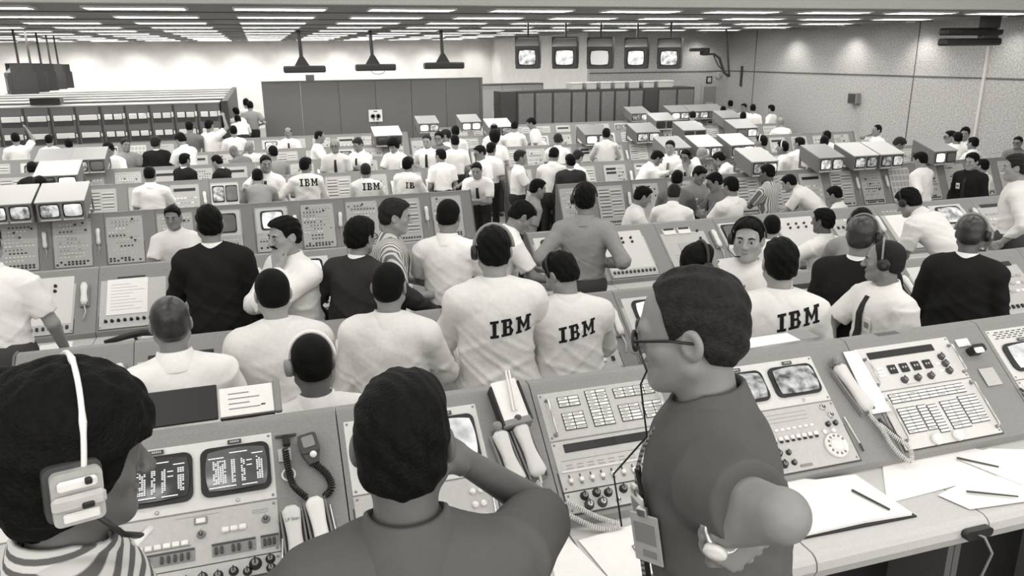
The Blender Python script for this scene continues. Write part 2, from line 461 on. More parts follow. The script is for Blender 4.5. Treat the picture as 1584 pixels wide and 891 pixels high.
        for j in range(3): knob(mb, w*.85, h*(.5+.17*j), .012, M_BLACK, M, n=8)
        for j in range(4): text(w*.12, w*.8, h*(.16+.06*j))
        for i in range(8): pl(mb, w*.08+i*w*.11, w*.08+i*w*.11+.02, h*.06, h*.06+.02, M_WHITE, M, .012, .004)
    elif kind == 'rack':        # ranks of dark windows in a white grid
        pl(mb, w*.02, w*.98, h*.05, h*.97, M_PLATEW, M, .002, .004)
        for j in range(5):
            for i in range(5): pl(mb, w*.06+i*w*.185, w*.06+i*w*.185+w*.14, h*.1+j*h*.175, h*.1+j*h*.175+h*.13, M_PLATEG, M, .004, .005)
    elif kind == 'switches':    # well spaced black switches in groups
        for j in range(5):
            for i in range(7):
                if rnd.random() < .75:
                    pl(mb, w*.08+i*w*.13, w*.08+i*w*.13+.022, h*(.12+.16*j), h*(.12+.16*j)+.03, M_BLACK if rnd.random() < .7 else M_WHITE, M, .012, .004)
            text(w*.08, w*.85, h*(.21+.16*j))
    for (u, v) in ((.02, .03), (.98, .03), (.02, .97), (.98, .97)):
        pl(mb, w*u-.006, w*u+.006, h*v-.006, h*v+.006, M_MID, M, .003, .004)

SIDE = M_BODY
def console(X, Yt, floor, w, H, prof, kind, seed, pw=.48, label=None, group=None, ends=(0, 0), art=True):
    """one bay: cabinet, desk, sloping control panel. prof: (y, z) of the panel top, panel bottom, desk, desk front"""
    rnd = random.Random(seed)
    root = empty('control_console', (X, Yt, floor))
    tag(root, label, 'console', group)
    (y1, z1), (y2, z2), zd, yf = prof
    mb = MB()
    mb.prism([(0, 0), (0, H-.012), (-.012, H), (y1+.01, H), (y1, z1+.008), (y2, z2), (y2, zd-.05), (y2+.02, 0)], .002, w-.002, M_BODY)
    mb.box(.012, w-.012, y2-.03, y2+.03, 0.0, zd-.05, M_BLACK)  # black board stands in for the deep shade of the knee space
    for sx in (.002, w-.03): mb.box(sx, sx+.028, yf+.10, y2+.03, 0.0, zd-.05, M_BODYD)
    mb.build('cabinet', root)
    mb = MB()
    mb.prism([(y2+.02, zd), (y2+.02, zd-.035), (yf+.05, zd-.035), (yf+.04, zd-.085), (yf-.002, zd-.09), (yf-.020, zd-.05), (yf-.016, zd-.022), (yf-.004, zd-.007), (yf+.014, zd)], .003, w-.003, M_DESK)
    mb.build('desk_top', root)
    s = Vector((0, y1-y2, z1-z2)); L = s.length; s.normalize()
    n = Vector((0, -s.z, s.y)); n = Vector((0, -s.z, s.y))
    n = Vector((1, 0, 0)).cross(s)
    M = FR((( w-pw)/2 if pw > .6 else .02, y2+s.y*.02, z2+s.z*.02), (1, 0, 0), s, n)
    h = L-.05
    if art:
        mb = MB()
        pl(mb, -.008, pw+.008, -.008, h+.008, M_DARK, M, .0015)
        panel_art(mb, kind, pw, h, M @ Matrix.Translation((0, 0, .001)), rnd)
        mb.build('control_panel', root)
    for e, x in zip(ends, (-.012, w)):
        if e:
            mb = MB()
            mb.prism([(0.004, 0), (0.004, H+.004), (y1, H+.004), (y2, z2+.01), (y2, zd-.05), (yf+.32, zd-.05), (yf+.36, 0)], x, x+.012, M_BODYD)  # darker than the cabinet: shade of the end face put into its colour
            mb.build('shaded_end_panel', root)
    root['w'] = w
    return root, M, h

def hood(root, x0, w, H, rnd, top=None, big=1.0, scr=None):
    """twin tube monitor box leaning back on top of a bay"""
    o = MB(); t = top or M_HOOD
    A, B, Cc, D = (-.30, H-.03), (-.30, H+.21), (.22, H+.37), (.22, H+.145)
    # shell: open prism sides, top, back, bottom
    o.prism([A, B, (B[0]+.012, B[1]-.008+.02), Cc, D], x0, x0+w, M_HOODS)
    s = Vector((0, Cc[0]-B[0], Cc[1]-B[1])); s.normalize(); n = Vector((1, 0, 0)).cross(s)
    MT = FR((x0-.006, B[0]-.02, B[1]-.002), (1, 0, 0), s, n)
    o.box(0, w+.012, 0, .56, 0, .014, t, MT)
    hd = o.build('monitor_hood', root)
    MF = FR((x0, A[0]-.001, A[1]), (1, 0, 0), (0, 0, 1), (0, -1, 0))
    f = MB(); pl(f, .015, w-.015, .03, .232, M_BODY, MF, .003)
    pl(f, .03, w*.48, .008, .026, M_PLATEW, MF, .006); pl(f, w*.52, w-.03, .008, .026, M_PLATEW, MF, .006)
    f.build('bezel', hd)
    for k in range(2):
        f = MB(); crt(f, .03+k*(w/2-.01), w/2-.012+k*(w/2-.012), .045, .222, MF @ Matrix.Translation((0, 0, .002)), scr[k] if scr else rnd.choice(M_CRT+[M_GLASSG]), M_BLACK)
        f.build('tube', hd)
    for x in (x0-.01, x0+w-.006):
        b = MB(); b.prism([(.02, H-.01), (.2, H-.01), (.2, H+.16), (.16, H+.16), (.16, H+.03), (.02, H+.03)], x, x+.016, M_BODYD); b.build('bracket', hd)
    return hd
M_HOOD = mat('hood_lit_top_enamel', 0.30, 0.35, 0.06, 90)  # hood grey made paler, overhead light painted into the top
M_HOODW = mat('hood_white_card_glare', 0.56, 0.5, 0.02, 50)  # white card tone that also paints lamp glare on other hood tops
M_HOODS = mat('hood_shaded_side_enamel', 0.17, 0.55, 0.1, 150)  # hood grey made darker, shade painted into the sides

PA = ((-.06, 1.085), (-.45, .75), .72, -.84)            # near terrace desks
PB = ((-.07, 1.165), (-.55, .79), .75, -.92)            # middle terrace desks
PC = ((-.05, 1.28), (-.34, .67), .64, -.72)             # tall main floor consoles
KINDS_ = ['dots', 'dots', 'sheets', 'switches', 'slot', 'dots', 'twin', 'rack', 'sheets', 'mon']
ROWS = {}
def row(key, Yt, floor, H, prof, x0, x1, off, pitch, kinds, seed, name, over={}, pw=.48):
    n0 = math.floor((x0-off)/pitch+.5); n1 = math.floor((x1-off)/pitch+.5)
    rnd = random.Random(seed); out = []
    ks = [k for k in range(n0, n1) if -70 < pix((off+(k+.5)*pitch, Yt-.2, floor+H))[0] < 1660]
    n0, n1 = ks[0], ks[-1]+1
    for k in ks:
        kd = over.get(k, rnd.choice(kinds))
        what = {'dots': 'small lamp rows', 'sheets': 'legend blocks', 'switches': 'spaced black switches', 'slot': 'a dark slot',
                'twin': 'two tubes', 'rack': 'a window grid', 'mon': 'one picture tube', 'slots2': 'four black slots', 'knobs': 'six black knobs',
                'paper': 'a hung printed sheet', 'blank': 'a plain white sheet', 'meters': 'two white meters'}.get(kd, 'a control panel')
        lab = 'console bay with %s, %s of the %s' % (what, ORD(k-n0), name)
        r_, M, h = console(off+k*pitch, Yt, floor, pitch, H, prof, kd, seed*100+k, pw, lab, 'consoles of the '+name, (k == n0, k == n1-1))
        r_['k'] = k; ROWS[(key, k)] = (r_, M, h, H); out.append(k)
    ROWS[key] = (off, pitch, Yt, floor, H, out, seed)
def ORD(n): return ['first', 'second', 'third', 'fourth', 'fifth', 'sixth', 'seventh', 'eighth', 'ninth', 'tenth', 'eleventh', 'twelfth', 'thirteenth', 'fourteenth', 'fifteenth', 'sixteenth', 'seventeenth', 'eighteenth', 'nineteenth', 'twentieth', 'twenty-first', 'twenty-second', 'twenty-third', 'twenty-fourth', 'twenty-fifth', 'twenty-sixth', 'twenty-seventh', 'twenty-eighth'][n]

# near terrace is built bay by bay further down; middle terrace and main floor rows:
row('B', 4.9, .6, 1.18, PB, -3.4, 6.9, -1.47, .62, ['dots', 'mon', 'slot', 'switches'], 21, 'second row',
    {0: 'blank', 1: 'slot', 2: 'dots', 3: 'mon', 4: 'mon', 5: 'switches', 6: 'mon', 7: 'slot', 8: 'slot', 9: 'mon', 10: 'knobs', 11: 'slot'})
row('Cl', 6.9, .6, 1.18, PB, -3.9, 1.3, -2.03, .66, ['dots', 'sheets', 'slot'], 31, 'third row left', {-1: 'mon', 0: 'knobs', 1: 'paper', 2: 'mon', 3: 'mon', 4: 'slot'})
row('Cr', 6.9, .6, 1.18, PB, 2.3, 8.9, 2.28, .66, ['mon', 'knobs', 'dots'], 32, 'third row right', {0: 'mon', 1: 'knobs', 2: 'meters', 3: 'twin', 4: 'knobs', 5: 'switches', 6: 'blank', 7: 'mon', 8: 'slot'})
row('Dl', 11.3, .15, 1.32, PC, -4.8, 3.0, -2.1, .62, KINDS_, 41, 'fourth row left', {-2: 'dots', -1: 'dots', 0: 'dots', 1: 'dots', 2: 'mon', 3: 'mon', 4: 'dots', 5: 'dots', 6: 'sheets', 7: 'dots'}, .44)
row('Dr', 11.3, .15, 1.32, PC, 4.25, 14.6, 4.25, .62, KINDS_, 42, 'fourth row right', {0: 'dots', 1: 'sheets', 2: 'meters', 3: 'dots', 6: 'sheets', 7: 'slot', 8: 'sheets', 9: 'dots', 10: 'rack'}, .44)
row('El', 13.9, .15, 1.32, PC, -5.6, 2.9, -2.8, .62, KINDS_, 51, 'fifth row left', {1: 'slot', 2: 'slot', 3: 'twin', 4: 'dots', 7: 'switches', 8: 'sheets'}, .44)
row('Er', 13.5, .15, 1.32, PC, 4.1, 14.3, 4.1, .62, KINDS_, 52, 'fifth row right', {0: 'dots', 3: 'slots2', 4: 'meters'}, .44)
row('Fl', 15.9, .15, 1.32, PC, -6.2, 2.7, -3.3, .62, KINDS_, 61, 'sixth row left', {4: 'slot', 5: 'switches', 6: 'switches', 7: 'rack'}, .44)
row('Fr', 16.5, .15, 1.32, PC, 4.2, 14.4, 4.2, .62, KINDS_, 62, 'sixth row right', {4: 'slots2', 6: 'sheets'}, .44)
row('Gl', 18.1, .15, 1.32, PC, -6.6, 2.6, -3.5, .62, KINDS_, 71, 'seventh row left', {}, .44)
row('Gr', 19.2, .15, 1.32, PC, 3.4, 13.9, 3.4, .62, KINDS_, 72, 'seventh row right', {}, .44)
row('Hl', 20.9, .15, 1.32, PC, -7.2, 3.6, -3.8, .62, KINDS_, 81, 'eighth row left', {}, .44)
row('Hr', 21.8, .15, 1.32, PC, 4.4, 13.6, 4.4, .62, KINDS_, 82, 'eighth row right', {}, .44)

def hood_at(key, px, py, top=None, scr=None, w=.55):
    """a monitor hood on the bay whose front upper left corner the photograph shows at a pixel"""
    off, pitch, Yt, floor, H, ks, seed = ROWS[key]
    X = at(px, py, Yt-.3)[0]; k = min(max(round((X-off)/pitch), ks[0]), ks[-1])
    r_ = ROWS[(key, k)][0]
    hood(r_, X-(off+k*pitch), w, H, random.Random(seed+int(px)), top, 1.0, scr)
    if 'under a' not in r_['label']:
        r_['label'] = r_['label'].replace('console bay with', 'console bay under a %s hood with' % ('white' if top else 'grey'))
G_, T_ = M_GLASSG, M_CRT
hood_at('Dl', 54, 315, M_HOODW, (T_[0], T_[3])); hood_at('Dl', -30, 321, M_HOODW, (T_[1], T_[0]))
hood_at('El', 52, 274, M_HOODW, (M_GLASS, M_TUBEWHITE), .6)
hood_at('Fl', 52, 246, None, (M_GLASS, M_GLASS)); hood_at('Fl', 108, 244, None, (T_[0], G_))
hood_at('Gl', 580, 222, M_HOODW, (M_GLASS, M_GLASS), .62)
hood_at('Hl', 647, 185, None, (M_TUBEWHITE, T_[1])); hood_at('Hl', 713, 183, None, (M_TUBEWHITE, M_TUBEWHITE)); 
hood_at('Gr', 756, 197, M_HOODW, (M_GLASS, T_[2]), .62)
for px, py, s in ((1267, 245, (T_[1], T_[0])), (1321, 242, (T_[0], T_[2])), (1362, 239, (T_[2], T_[0])), (1163, 249, (T_[2], T_[1])), (1446, 233, (M_TUBEWHITE, G_))):
    hood_at('Dr', px, py, M_HOODW if px in (1321, 1362, 1163) else None, s, .5)
for px, py, s in ((1030, 224, (T_[1], T_[3])), (1080, 221, (T_[1], T_[1])), (1131, 219, (T_[2], M_TUBEWHITE))):
    hood_at('Er', px, py, M_HOODW if px > 1050 else None, s, .52)
for px, py, s in ((984, 203, (T_[0], T_[3])), (1057, 199, (M_GLASS, M_GLASS)), (1138, 198, (G_, T_[3])), (905, 207, (M_TUBEWHITE, T_[3]))):
    hood_at('Fr', px, py, None, s, .6)
for px, py, s in ((1014, 186, (M_GLASS, M_GLASS)), (1118, 183, (M_GLASS, G_))): hood_at('Gr', px, py, None, s, .62)
for px, py, s in ((976, 174, (T_[2], T_[1])), (1038, 173, (M_TUBEWHITE, T_[1])), (1068, 174, (T_[0], T_[1])), (1094, 172, (G_, G_))): hood_at('Hr', px, py, None, s, .62)
# ------------------------------------------------------------------ the nearest row, bay by bay
A_Y, A_F, A_H, A_P, A_S = 2.65, 1.1, 1.10, .72, -.55
BAY = {}
ALAB = {-1: 'near console bay half hidden by the headset wearer, left end of nearest row', 0: 'near console bay with two dark tubes of glowing figures, nearest row', 1: 'near console bay behind the dark haired head, nearest row', 2: 'near console bay with legend blocks and ten white levers, nearest row',
        3: 'near console bay with a picture tube and white dial, nearest row right of centre', 4: 'near console bay with four black squares and two arrays of legend bars', 5: 'near console bay with a vented top and a bright tube, right frame edge', 6: 'near console bay just beyond the right frame edge'}
for k in range(-2, 7):
    r_, M, h = console(A_S-.02+k*A_P, A_Y, A_F, A_P, A_H, PA, None, k, .48, ALAB.get(k, 'near console bay outside the left frame edge'), 'consoles of the nearest row', (k == -2, k == 6), art=False)
    BAY[k] = (r_, M, h)
AH = BAY[0][2]
def tri(parent, name, fn, M):
    mb = MB(); fn(mb, M); return mb.build(name, parent)
def knobs(root, M, L, m=M_BLACK, cap=M_MID):
    for u, v, r in L:
        mb = MB(); knob(mb, u, v, r, m, M, r*1.3, cap, 14)
        mb.box(u-r*.14, u+r*.14, v-r*.2, v+r*1.1, .004+r*1.2, .004+r*1.55, m, M)
        mb.build('knob', root)
def plate(root, M, u0, u1, v0, v1, m=M_PLATE, name='control_panel', t=.006):
    mb = MB(); pl(mb, u0-.006, u1+.006, v0-.006, v1+.006, M_DARK, M, .002); mb.box(u0, u1, v0, v1, .002, t, m, M, .002)
    for u in (u0+.012, u1-.012):
        for v in (v0+.012, v1-.012): mb.lathe([(.005, 0), (.004, .002), (0, .002)], M_MID, M @ Matrix.Translation((u, v, t)), 8)
    return mb.build(name, root)
def blocks(mb, M, u0, v0, nu, nv, w, h, gu=.003, gv=.004, z=.006, dark=.3, rnd=random.Random(4)):
    """a bank of legend bars in a dark frame"""
    pl(mb, u0-.003, u0+nu*(w+gu), v0-.003, v0+nv*(h+gv), M_DARK, M, .002, z)
    for i in range(nu):
        for j in range(nv):
            mb.box(u0+i*(w+gu), u0+i*(w+gu)+w, v0+j*(h+gv), v0+j*(h+gv)+h, z, z+.006, M_LAMPCAP, M, .001)
            if rnd.random() < dark+.4: pl(mb, u0+i*(w+gu)+w*.12, u0+i*(w+gu)+w*rnd.uniform(.5, .9), v0+j*(h+gv)+h*.36, v0+j*(h+gv)+h*.6, M_DARK, M, .0004, z+.006)
def rule(mb, M, u0, u1, v, z=.006, m=None, t=.0016): pl(mb, u0, u1, v, v+t, m or M_MID, M, .0006, z)
def handle(root, M, u, v0, v1):
    mb = MB(); mb.tube([M @ Vector(p) for p in ((u, v0, .004), (u, v0, .022), (u, v0+.006, .028), (u, v1-.006, .028), (u, v1, .022), (u, v1, .004))], .0045, M_STEEL, 8)
    for v in (v0, v1): mb.lathe([(.008, 0), (.007, .008), (0, .009)], M_MID, M @ Matrix.Translation((u, v, .006)), 10)
    mb.build('pull_handle', root)
def tube_unit(root, M, u0, u1, v0, v1, scr, figures=False, rnd=random.Random(2), dark=None):
    mb = MB(); crt(mb, u0, u1, v0, v1, M @ Matrix.Translation((0, 0, .004)), scr, M_BLACK)
    if figures:
        z = .0285; w, h = u1-u0, v1-v0
        cols = [(.2, 1), (.27, 1), (.44, 1), (.60, 1), (.64, 1), (.8, .8)]
        for cu, wd in ((.18, .20), (.44, .08), (.58, .07), (.80, .10)):
            for j in range(13):
                n = max(1, int(wd/.03))
                for i in range(n):
                    if rnd.random() < .85: pl(mb, u0+w*(cu+i*.032), u0+w*(cu+i*.032+.024), v0+h*(.2+.037*j), v0+h*(.2+.037*j+.02), M_FIG, M, .0003, z)
        for a, b, v in ((.42, .68, .80), (.12, .34, .72), (.74, .9, .73), (.12, .5, .12), (.58, .8, .11), (.66, .74, .6), (.66, .74, .5)): pl(mb, u0+w*a, u0+w*b, v0+h*v, v0+h*v+.003, M_FIG, M, .0003, z)
    t = mb.build('picture_tube', root)
    mb = MB(); pl(mb, (u0+u1)/2-.022, (u0+u1)/2+.022, v1+.006, v1+.020, M_DARK, M, .003, .010)
    for i in range(5): pl(mb, (u0+u1)/2-.014+i*.006, (u0+u1)/2-.010+i*.006, v1+.010, v1+.016, M_PLATE, M, .0004, .013)
    mb.build('name_plate', root)
    knobs(root, M, [((u0+u1)/2, v0-.022, .006)], M_STEEL, None)
M_FIG = emat('glowing_figures', .42)
M_TUBE0 = screen_mat('tube_faint_glow', .012, .05, 6); M_TUBE1 = screen_mat('tube_half_lit', .05, .16, 3)
M_PICT = screen_mat('tube_street_picture', .06, .62, 26); M_PICTB = screen_mat('tube_bright_picture', .45, .95, 12)
def levers(mb, M, us, v, cap=M_WHITE, z=.006, dark=True):
    for u in us:
        if dark: pl(mb, u-.003, u+.003, v+.012, v+.026, M_DARK, M, .001, z)
        mb.box(u-.007, u+.009, v-.004, v+.012, z, z+.012, cap, M, .003)
        mb.box(u-.005, u+.006, v-.012, v-.004, z, z+.006, M_MID, M, .002)

# bay 0: twin tubes with figures
r0, M, h = BAY[0]
plate(r0, M, 0, .48, h*.50, h, M_PLATEW, 'tube_panel')
tube_unit(r0, M, .008, .226, h*.575, h*.935, M_TUBE0, True); tube_unit(r0, M, .25, .468, h*.575, h*.935, M_TUBE1, True, random.Random(9))
p = plate(r0, M, 0, .48, h*.125, h*.49, M_PLATE)
mb = MB(); rule(mb, M, .17, .30, h*.46)
for j in range(3): rule(mb, M, .40, .45, h*(.41+.012*j))
pl(mb, .027, .214, h*.268, h*.275, M_MID, M, .002, .006); mb.build('panel_markings', r0)
mb = MB(); mb.box(.225, .265, h*.40, h*.45, .006, .011, M_MID, M, .002); mb.box(.231, .259, h*.408, h*.443, .009, .013, M_LAMPCAP, M, .002); mb.build('square_lamp', r0)
for i in range(7): mb = MB(); mb.box(.03+i*.026, .052+i*.026, h*.275, h*.312, .006, .013, M_LAMPCAP if i > 3 else M_WHITE, M, .003); mb.build('push_button', r0)
for i in range(3): mb = MB(); mb.box(.305+i*.026, .329+i*.026, h*.315, h*.355, .006, .014, M_LAMPCAP, M, .004); mb.build('push_button', r0)
for n, (u0, n1) in enumerate(((.025, 10), (.275, 7), (.42, 3))):
    mb = MB(); wd = {10: .2, 7: .13, 3: .055}[n1]
    pl(mb, u0, u0+wd, h*.165, h*.245, M_MID, M, .003, .006); pl(mb, u0, u0+wd, h*.235, h*.25, M_DARK, M, .004, .006)
    for i in range(n1):
        if (n1 == 10 and i in (4,)) or (n1 == 7 and i in (2, 5)): continue
        u = u0+.008+i*(wd-.012)/n1; mb.box(u, u+.008, h*.175, h*.225, .008, .018, M_DARK, M, .002)
    mb.build('thumbwheel_switches', r0)
knobs(r0, M, [(.245, h*.33, .012), (.44, h*.36, .012)], M_MID, M_DARK)
plate(r0, M, 0, .48, 0, h*.12, M_PLATE, 'lower_panel')
knobs(r0, M, [(.20+.045*i, h*.04+(i % 2)*.004, .013) for i in range(4)]+[(.40, h*.07, .017), (.445, h*.085, .013), (.445, h*.025, .013), (.375, h*.03, .012), (.05, h*.05, .012), (.11, h*.05, .012)])
# bay -1
r_, M, h = BAY[-1]; plate(r_, M, 0, .48, h*.5, h, M_PLATEW, 'tube_panel'); tube_unit(r_, M, .02, .225, h*.62, h*.93, M_TUBE0); tube_unit(r_, M, .255, .46, h*.62, h*.93, M_TUBE0)
plate(r_, M, 0, .48, 0, h*.49); knobs(r_, M, [(.06+.06*i, .05, .012) for i in range(7)])
# bay 1: behind the head
r_, M, h = BAY[1]; plate(r_, M, 0, .48, h*.42, h, M_PLATEW, 'tube_panel'); tube_unit(r_, M, .03, .225, h*.52, h*.92, M_PICT); tube_unit(r_, M, .265, .46, h*.52, h*.92, M_PICTB)
plate(r_, M, 0, .48, 0, h*.41)
for j in range(3):
    for i in range(4): mb = MB(); mb.box(.06+i*.026, .082+i*.026, h*(.1+.09*j), h*(.1+.09*j)+.03, .006, .014, M_LAMPCAP, M, .004); mb.build('push_button', r_)
    for i in range(2): mb = MB(); mb.lathe([(.011, 0), (.011, .008), (0, .012)], M_LAMPCAP, M @ Matrix.Translation((.40+.03*(i % 2), h*(.1+.1*j), .006)), 12); mb.build('round_lamp', r_)
knobs(r_, M, [(.2+.05*i, h*.08, .012) for i in range(4)])
mb = MB(); mb.cyl(M @ Vector((.462, h*.1, .02)), M @ Vector((.466, h*.36, .02)), .004, M_STEEL); mb.build('pull_handle', r_)
# bay 2: legend blocks, levers, black knobs
r2, M, h = BAY[2]
plate(r2, M, 0, .50, h*.585, h, M_PLATE, 'legend_panel'); handle(r2, M, .03, h*.63, h*.93); handle(r2, M, .475, h*.63, h*.93)
for u, v, nu, nv in ((.075, h*.86, 2, 3), (.075, h*.66, 2, 5), (.19, h*.655, 2, 11), (.305, h*.87, 4, 3), (.305, h*.66, 2, 5), (.405, h*.66, 2, 5)):
    mb = MB(); blocks(mb, M, u, v, nu, nv, .038, .0095, .004, .0038, rnd=random.Random(int(u*900+v*100))); mb.build('legend_lamps', r2)
plate(r2, M, 0, .50, h*.17, h*.575, M_PLATE)
mb = MB(); mb.box(.045, .445, h*.475, h*.545, .006, .010, M_BLACK, M, .002); mb.box(.165, .25, h*.48, h*.54, .010, .0104, M_GLASS, M); mb.build('display_window', r2)
mb = MB(); rule(mb, M, .02, .48, h*.41, t=.002); pl(mb, .42, .45, h*.555, h*.57, M_DARK, M, .004, .006)
for j in range(2):
    for i in range(10): pl(mb, .035+i*.041, .06+i*.041, h*(.345+.025*j), h*(.345+.025*j)+.003, M_MID, M, .0005, .006)
mb.build('panel_markings', r2); mb = MB(); mb.box(.012, .40, h*.318, h*.33, .006, .012, M_WHITE, M, .002); mb.build('white_rail', r2)
for i in range(10):
    mb = MB(); levers(mb, M, [.035+.041*i], h*.24); mb.build('lever_switch', r2)
plate(r2, M, 0, .50, 0, h*.162, M_PLATE, 'lower_panel')
knobs(r2, M, [(.07, h*.118, .014), (.117, h*.125, .014), (.16, h*.11, .014), (.22, h*.118, .014), (.28, h*.125, .014), (.345, h*.13, .014), (.405, h*.135, .014), (.255, h*.045, .013), (.32, h*.06, .013), (.385, h*.07, .012), (.45, h*.1, .014)])
knobs(r2, M, [(.078, h*.045, .016), (.128, h*.045, .016)], M_DARK, M_STEEL); knobs(r2, M, [(.19, h*.04, .009)], M_STEEL, M_BLACK)
# bay 3: picture tube, switches, dial
r3, M, h = BAY[3]
plate(r3, M, 0, .50, h*.56, h, M_PLATEW, 'tube_panel'); tube_unit(r3, M, .02, .235, h*.64, h*.93, M_PICT); tube_unit(r3, M, .265, .48, h*.64, h*.93, M_PICT)
plate(r3, M, 0, .50, 0, h*.55)
mb = MB()
for i in range(12): mb.box(.05+i*.027, .068+i*.027, h*.355, h*.375, .006, .011, M_LAMPCAP, M, .002)
for j in range(3): rule(mb, M, .05, .36, h*(.43+.035*j))
mb.build('indicator_lamps', r3)
for i in range(12):
    mb = MB(); mb.box(.05+i*.027, .070+i*.027, h*.27, h*.305, .006, .016, M_WHITE, M, .004); mb.box(.052+i*.027, .068+i*.027, h*.25, h*.27, .006, .012, M_BLACK, M, .003); mb.build('rocker_switch', r3)
knobs(r3, M, [(.16, h*.17, .014), (.205, h*.165, .010), (.165, h*.075, .014), (.21, h*.075, .010), (.09, h*.17, .014), (.09, h*.075, .012)]); knobs(r3, M, [(.44, h*.50, .011), (.46, h*.42, .011)], M_STEEL, M_BLACK); knobs(r3, M, [(.43, h*.345, .010), (.465, h*.345, .010)])
mb = MB(); T = M @ Matrix.Translation((.42, h*.15, .006)); mb.lathe([(.05, 0), (.05, .008), (.044, .016), (.03, .016), (.028, .010), (.026, .020), (0, .022)], M_WHITE, T, 28)
for k in range(10):
    a = R(30+30*k); mb.lathe([(.006, 0), (.006, .0008), (0, .0008)], M_MID, T @ Matrix.Translation((.037*math.cos(a), .037*math.sin(a), .0162)), 8)
mb.build('rotary_dial', r3)
for u in (.40, .44): 
    mb = MB(); mb.lathe([(.010, 0), (.010, .006), (0, .009)], M_LAMPCAP, M @ Matrix.Translation((u, h*.285, .006)), 12); mb.build('round_lamp', r3)
mb = MB(); mb.box(.23, .285, .012, .022, .006, .010, M_MID, M, .002); mb.build('maker_plate', r3)
# bay 4: four black squares, arrays of legend bars
r4, M, h = BAY[4]
plate(r4, M, 0, .50, h*.56, h, M_PLATEW, 'display_panel'); handle(r4, M, .025, h*.62, h*.88); handle(r4, M, .482, h*.62, h*.9)
mb = MB(); mb.box(.05, .40, h*.875, h*.945, .006, .010, M_BLACK, M, .002); mb.build('display_window', r4)
for i in range(4):
    mb = MB(); mb.box(.115+i*.062, .158+i*.062, h*.705, h*.795, .006, .012, M_BLACK, M, .003)
    for q in (.010, .024): pl(mb, .115+i*.062+q, .121+i*.062+q, h*.745, h*.762, M_PLATEW, M, .0006, .012)
    mb.build('counter_window', r4)
knobs(r4, M, [(.165, h*.63, .014), (.235, h*.63, .014), (.305, h*.63, .014), (.41, h*.80, .014), (.41, h*.725, .014), (.41, h*.65, .014)], M_DARK, M_MID)
mb = MB()
for j in range(3): mb.box(.055, .092, h*(.69+.035*j), h*(.69+.035*j)+.012, .006, .010, M_LAMPCAP, M, .001)
for j in range(2): mb.box(.36, .388, h*(.655+.075*j), h*(.655+.075*j)+.010, .006, .009, M_LAMPCAP, M, .001)
rule(mb, M, .17, .24, h*.585); mb.build('legend_lamps', r4)
plate(r4, M, 0, .50, 0, h*.55, M_PLATEW); handle(r4, M, .022, h*.08, h*.47); handle(r4, M, .484, h*.06, h*.5)
for u, v, nu, nv, w in ((.05, h*.43, 8, 3, .045), (.055, h*.14, 2, 8, .042), (.155, h*.14, 1, 8, .042), (.205, h*.10, 1, 9, .042), (.275, h*.11, 2, 9, .042), (.375, h*.13, 2, 9, .044)):
    mb = MB(); blocks(mb, M, u, v, nu, nv, w, .0095, .0035, .0042, dark=-.3, rnd=random.Random(int(u*900))); mb.build('legend_lamps', r4)
for u in (.16, .27):
    mb = MB(); mb.lathe([(.024, 0), (.024, .012), (.018, .022), (0, .022)], M_WHITE, M @ Matrix.Translation((u, h*.045, .006)), 20); mb.build('white_knob', r4)
# bay 5: vented top and bright tube
for k in (5, 6, -2):
    r_, M, h = BAY[k]
    plate(r_, M, 0, .50, h*.46, h, M_PLATEW, 'tube_panel')
    mb = MB()
    for j in range(4):
        for i in range(13): mb.box(.03+i*.034+(j % 2)*.014, .052+i*.034+(j % 2)*.014, h*(.895+.022*j), h*(.895+.022*j)+.004, .006, .0068, M_BLACK, M)
    mb.build('vent_slots', r_); tube_unit(r_, M, .03, .30, h*.53, h*.83, M_PICTB)
    plate(r_, M, 0, .50, 0, h*.45, M_PLATEW); mb = MB(); mb.box(.02, .30, .02, h*.42, .006, .009, M_PAPER, M); mb.build('taped_sheet', r_)
    knobs(r_, M, [(.34+.05*i, h*.1, .012) for i in range(3)])

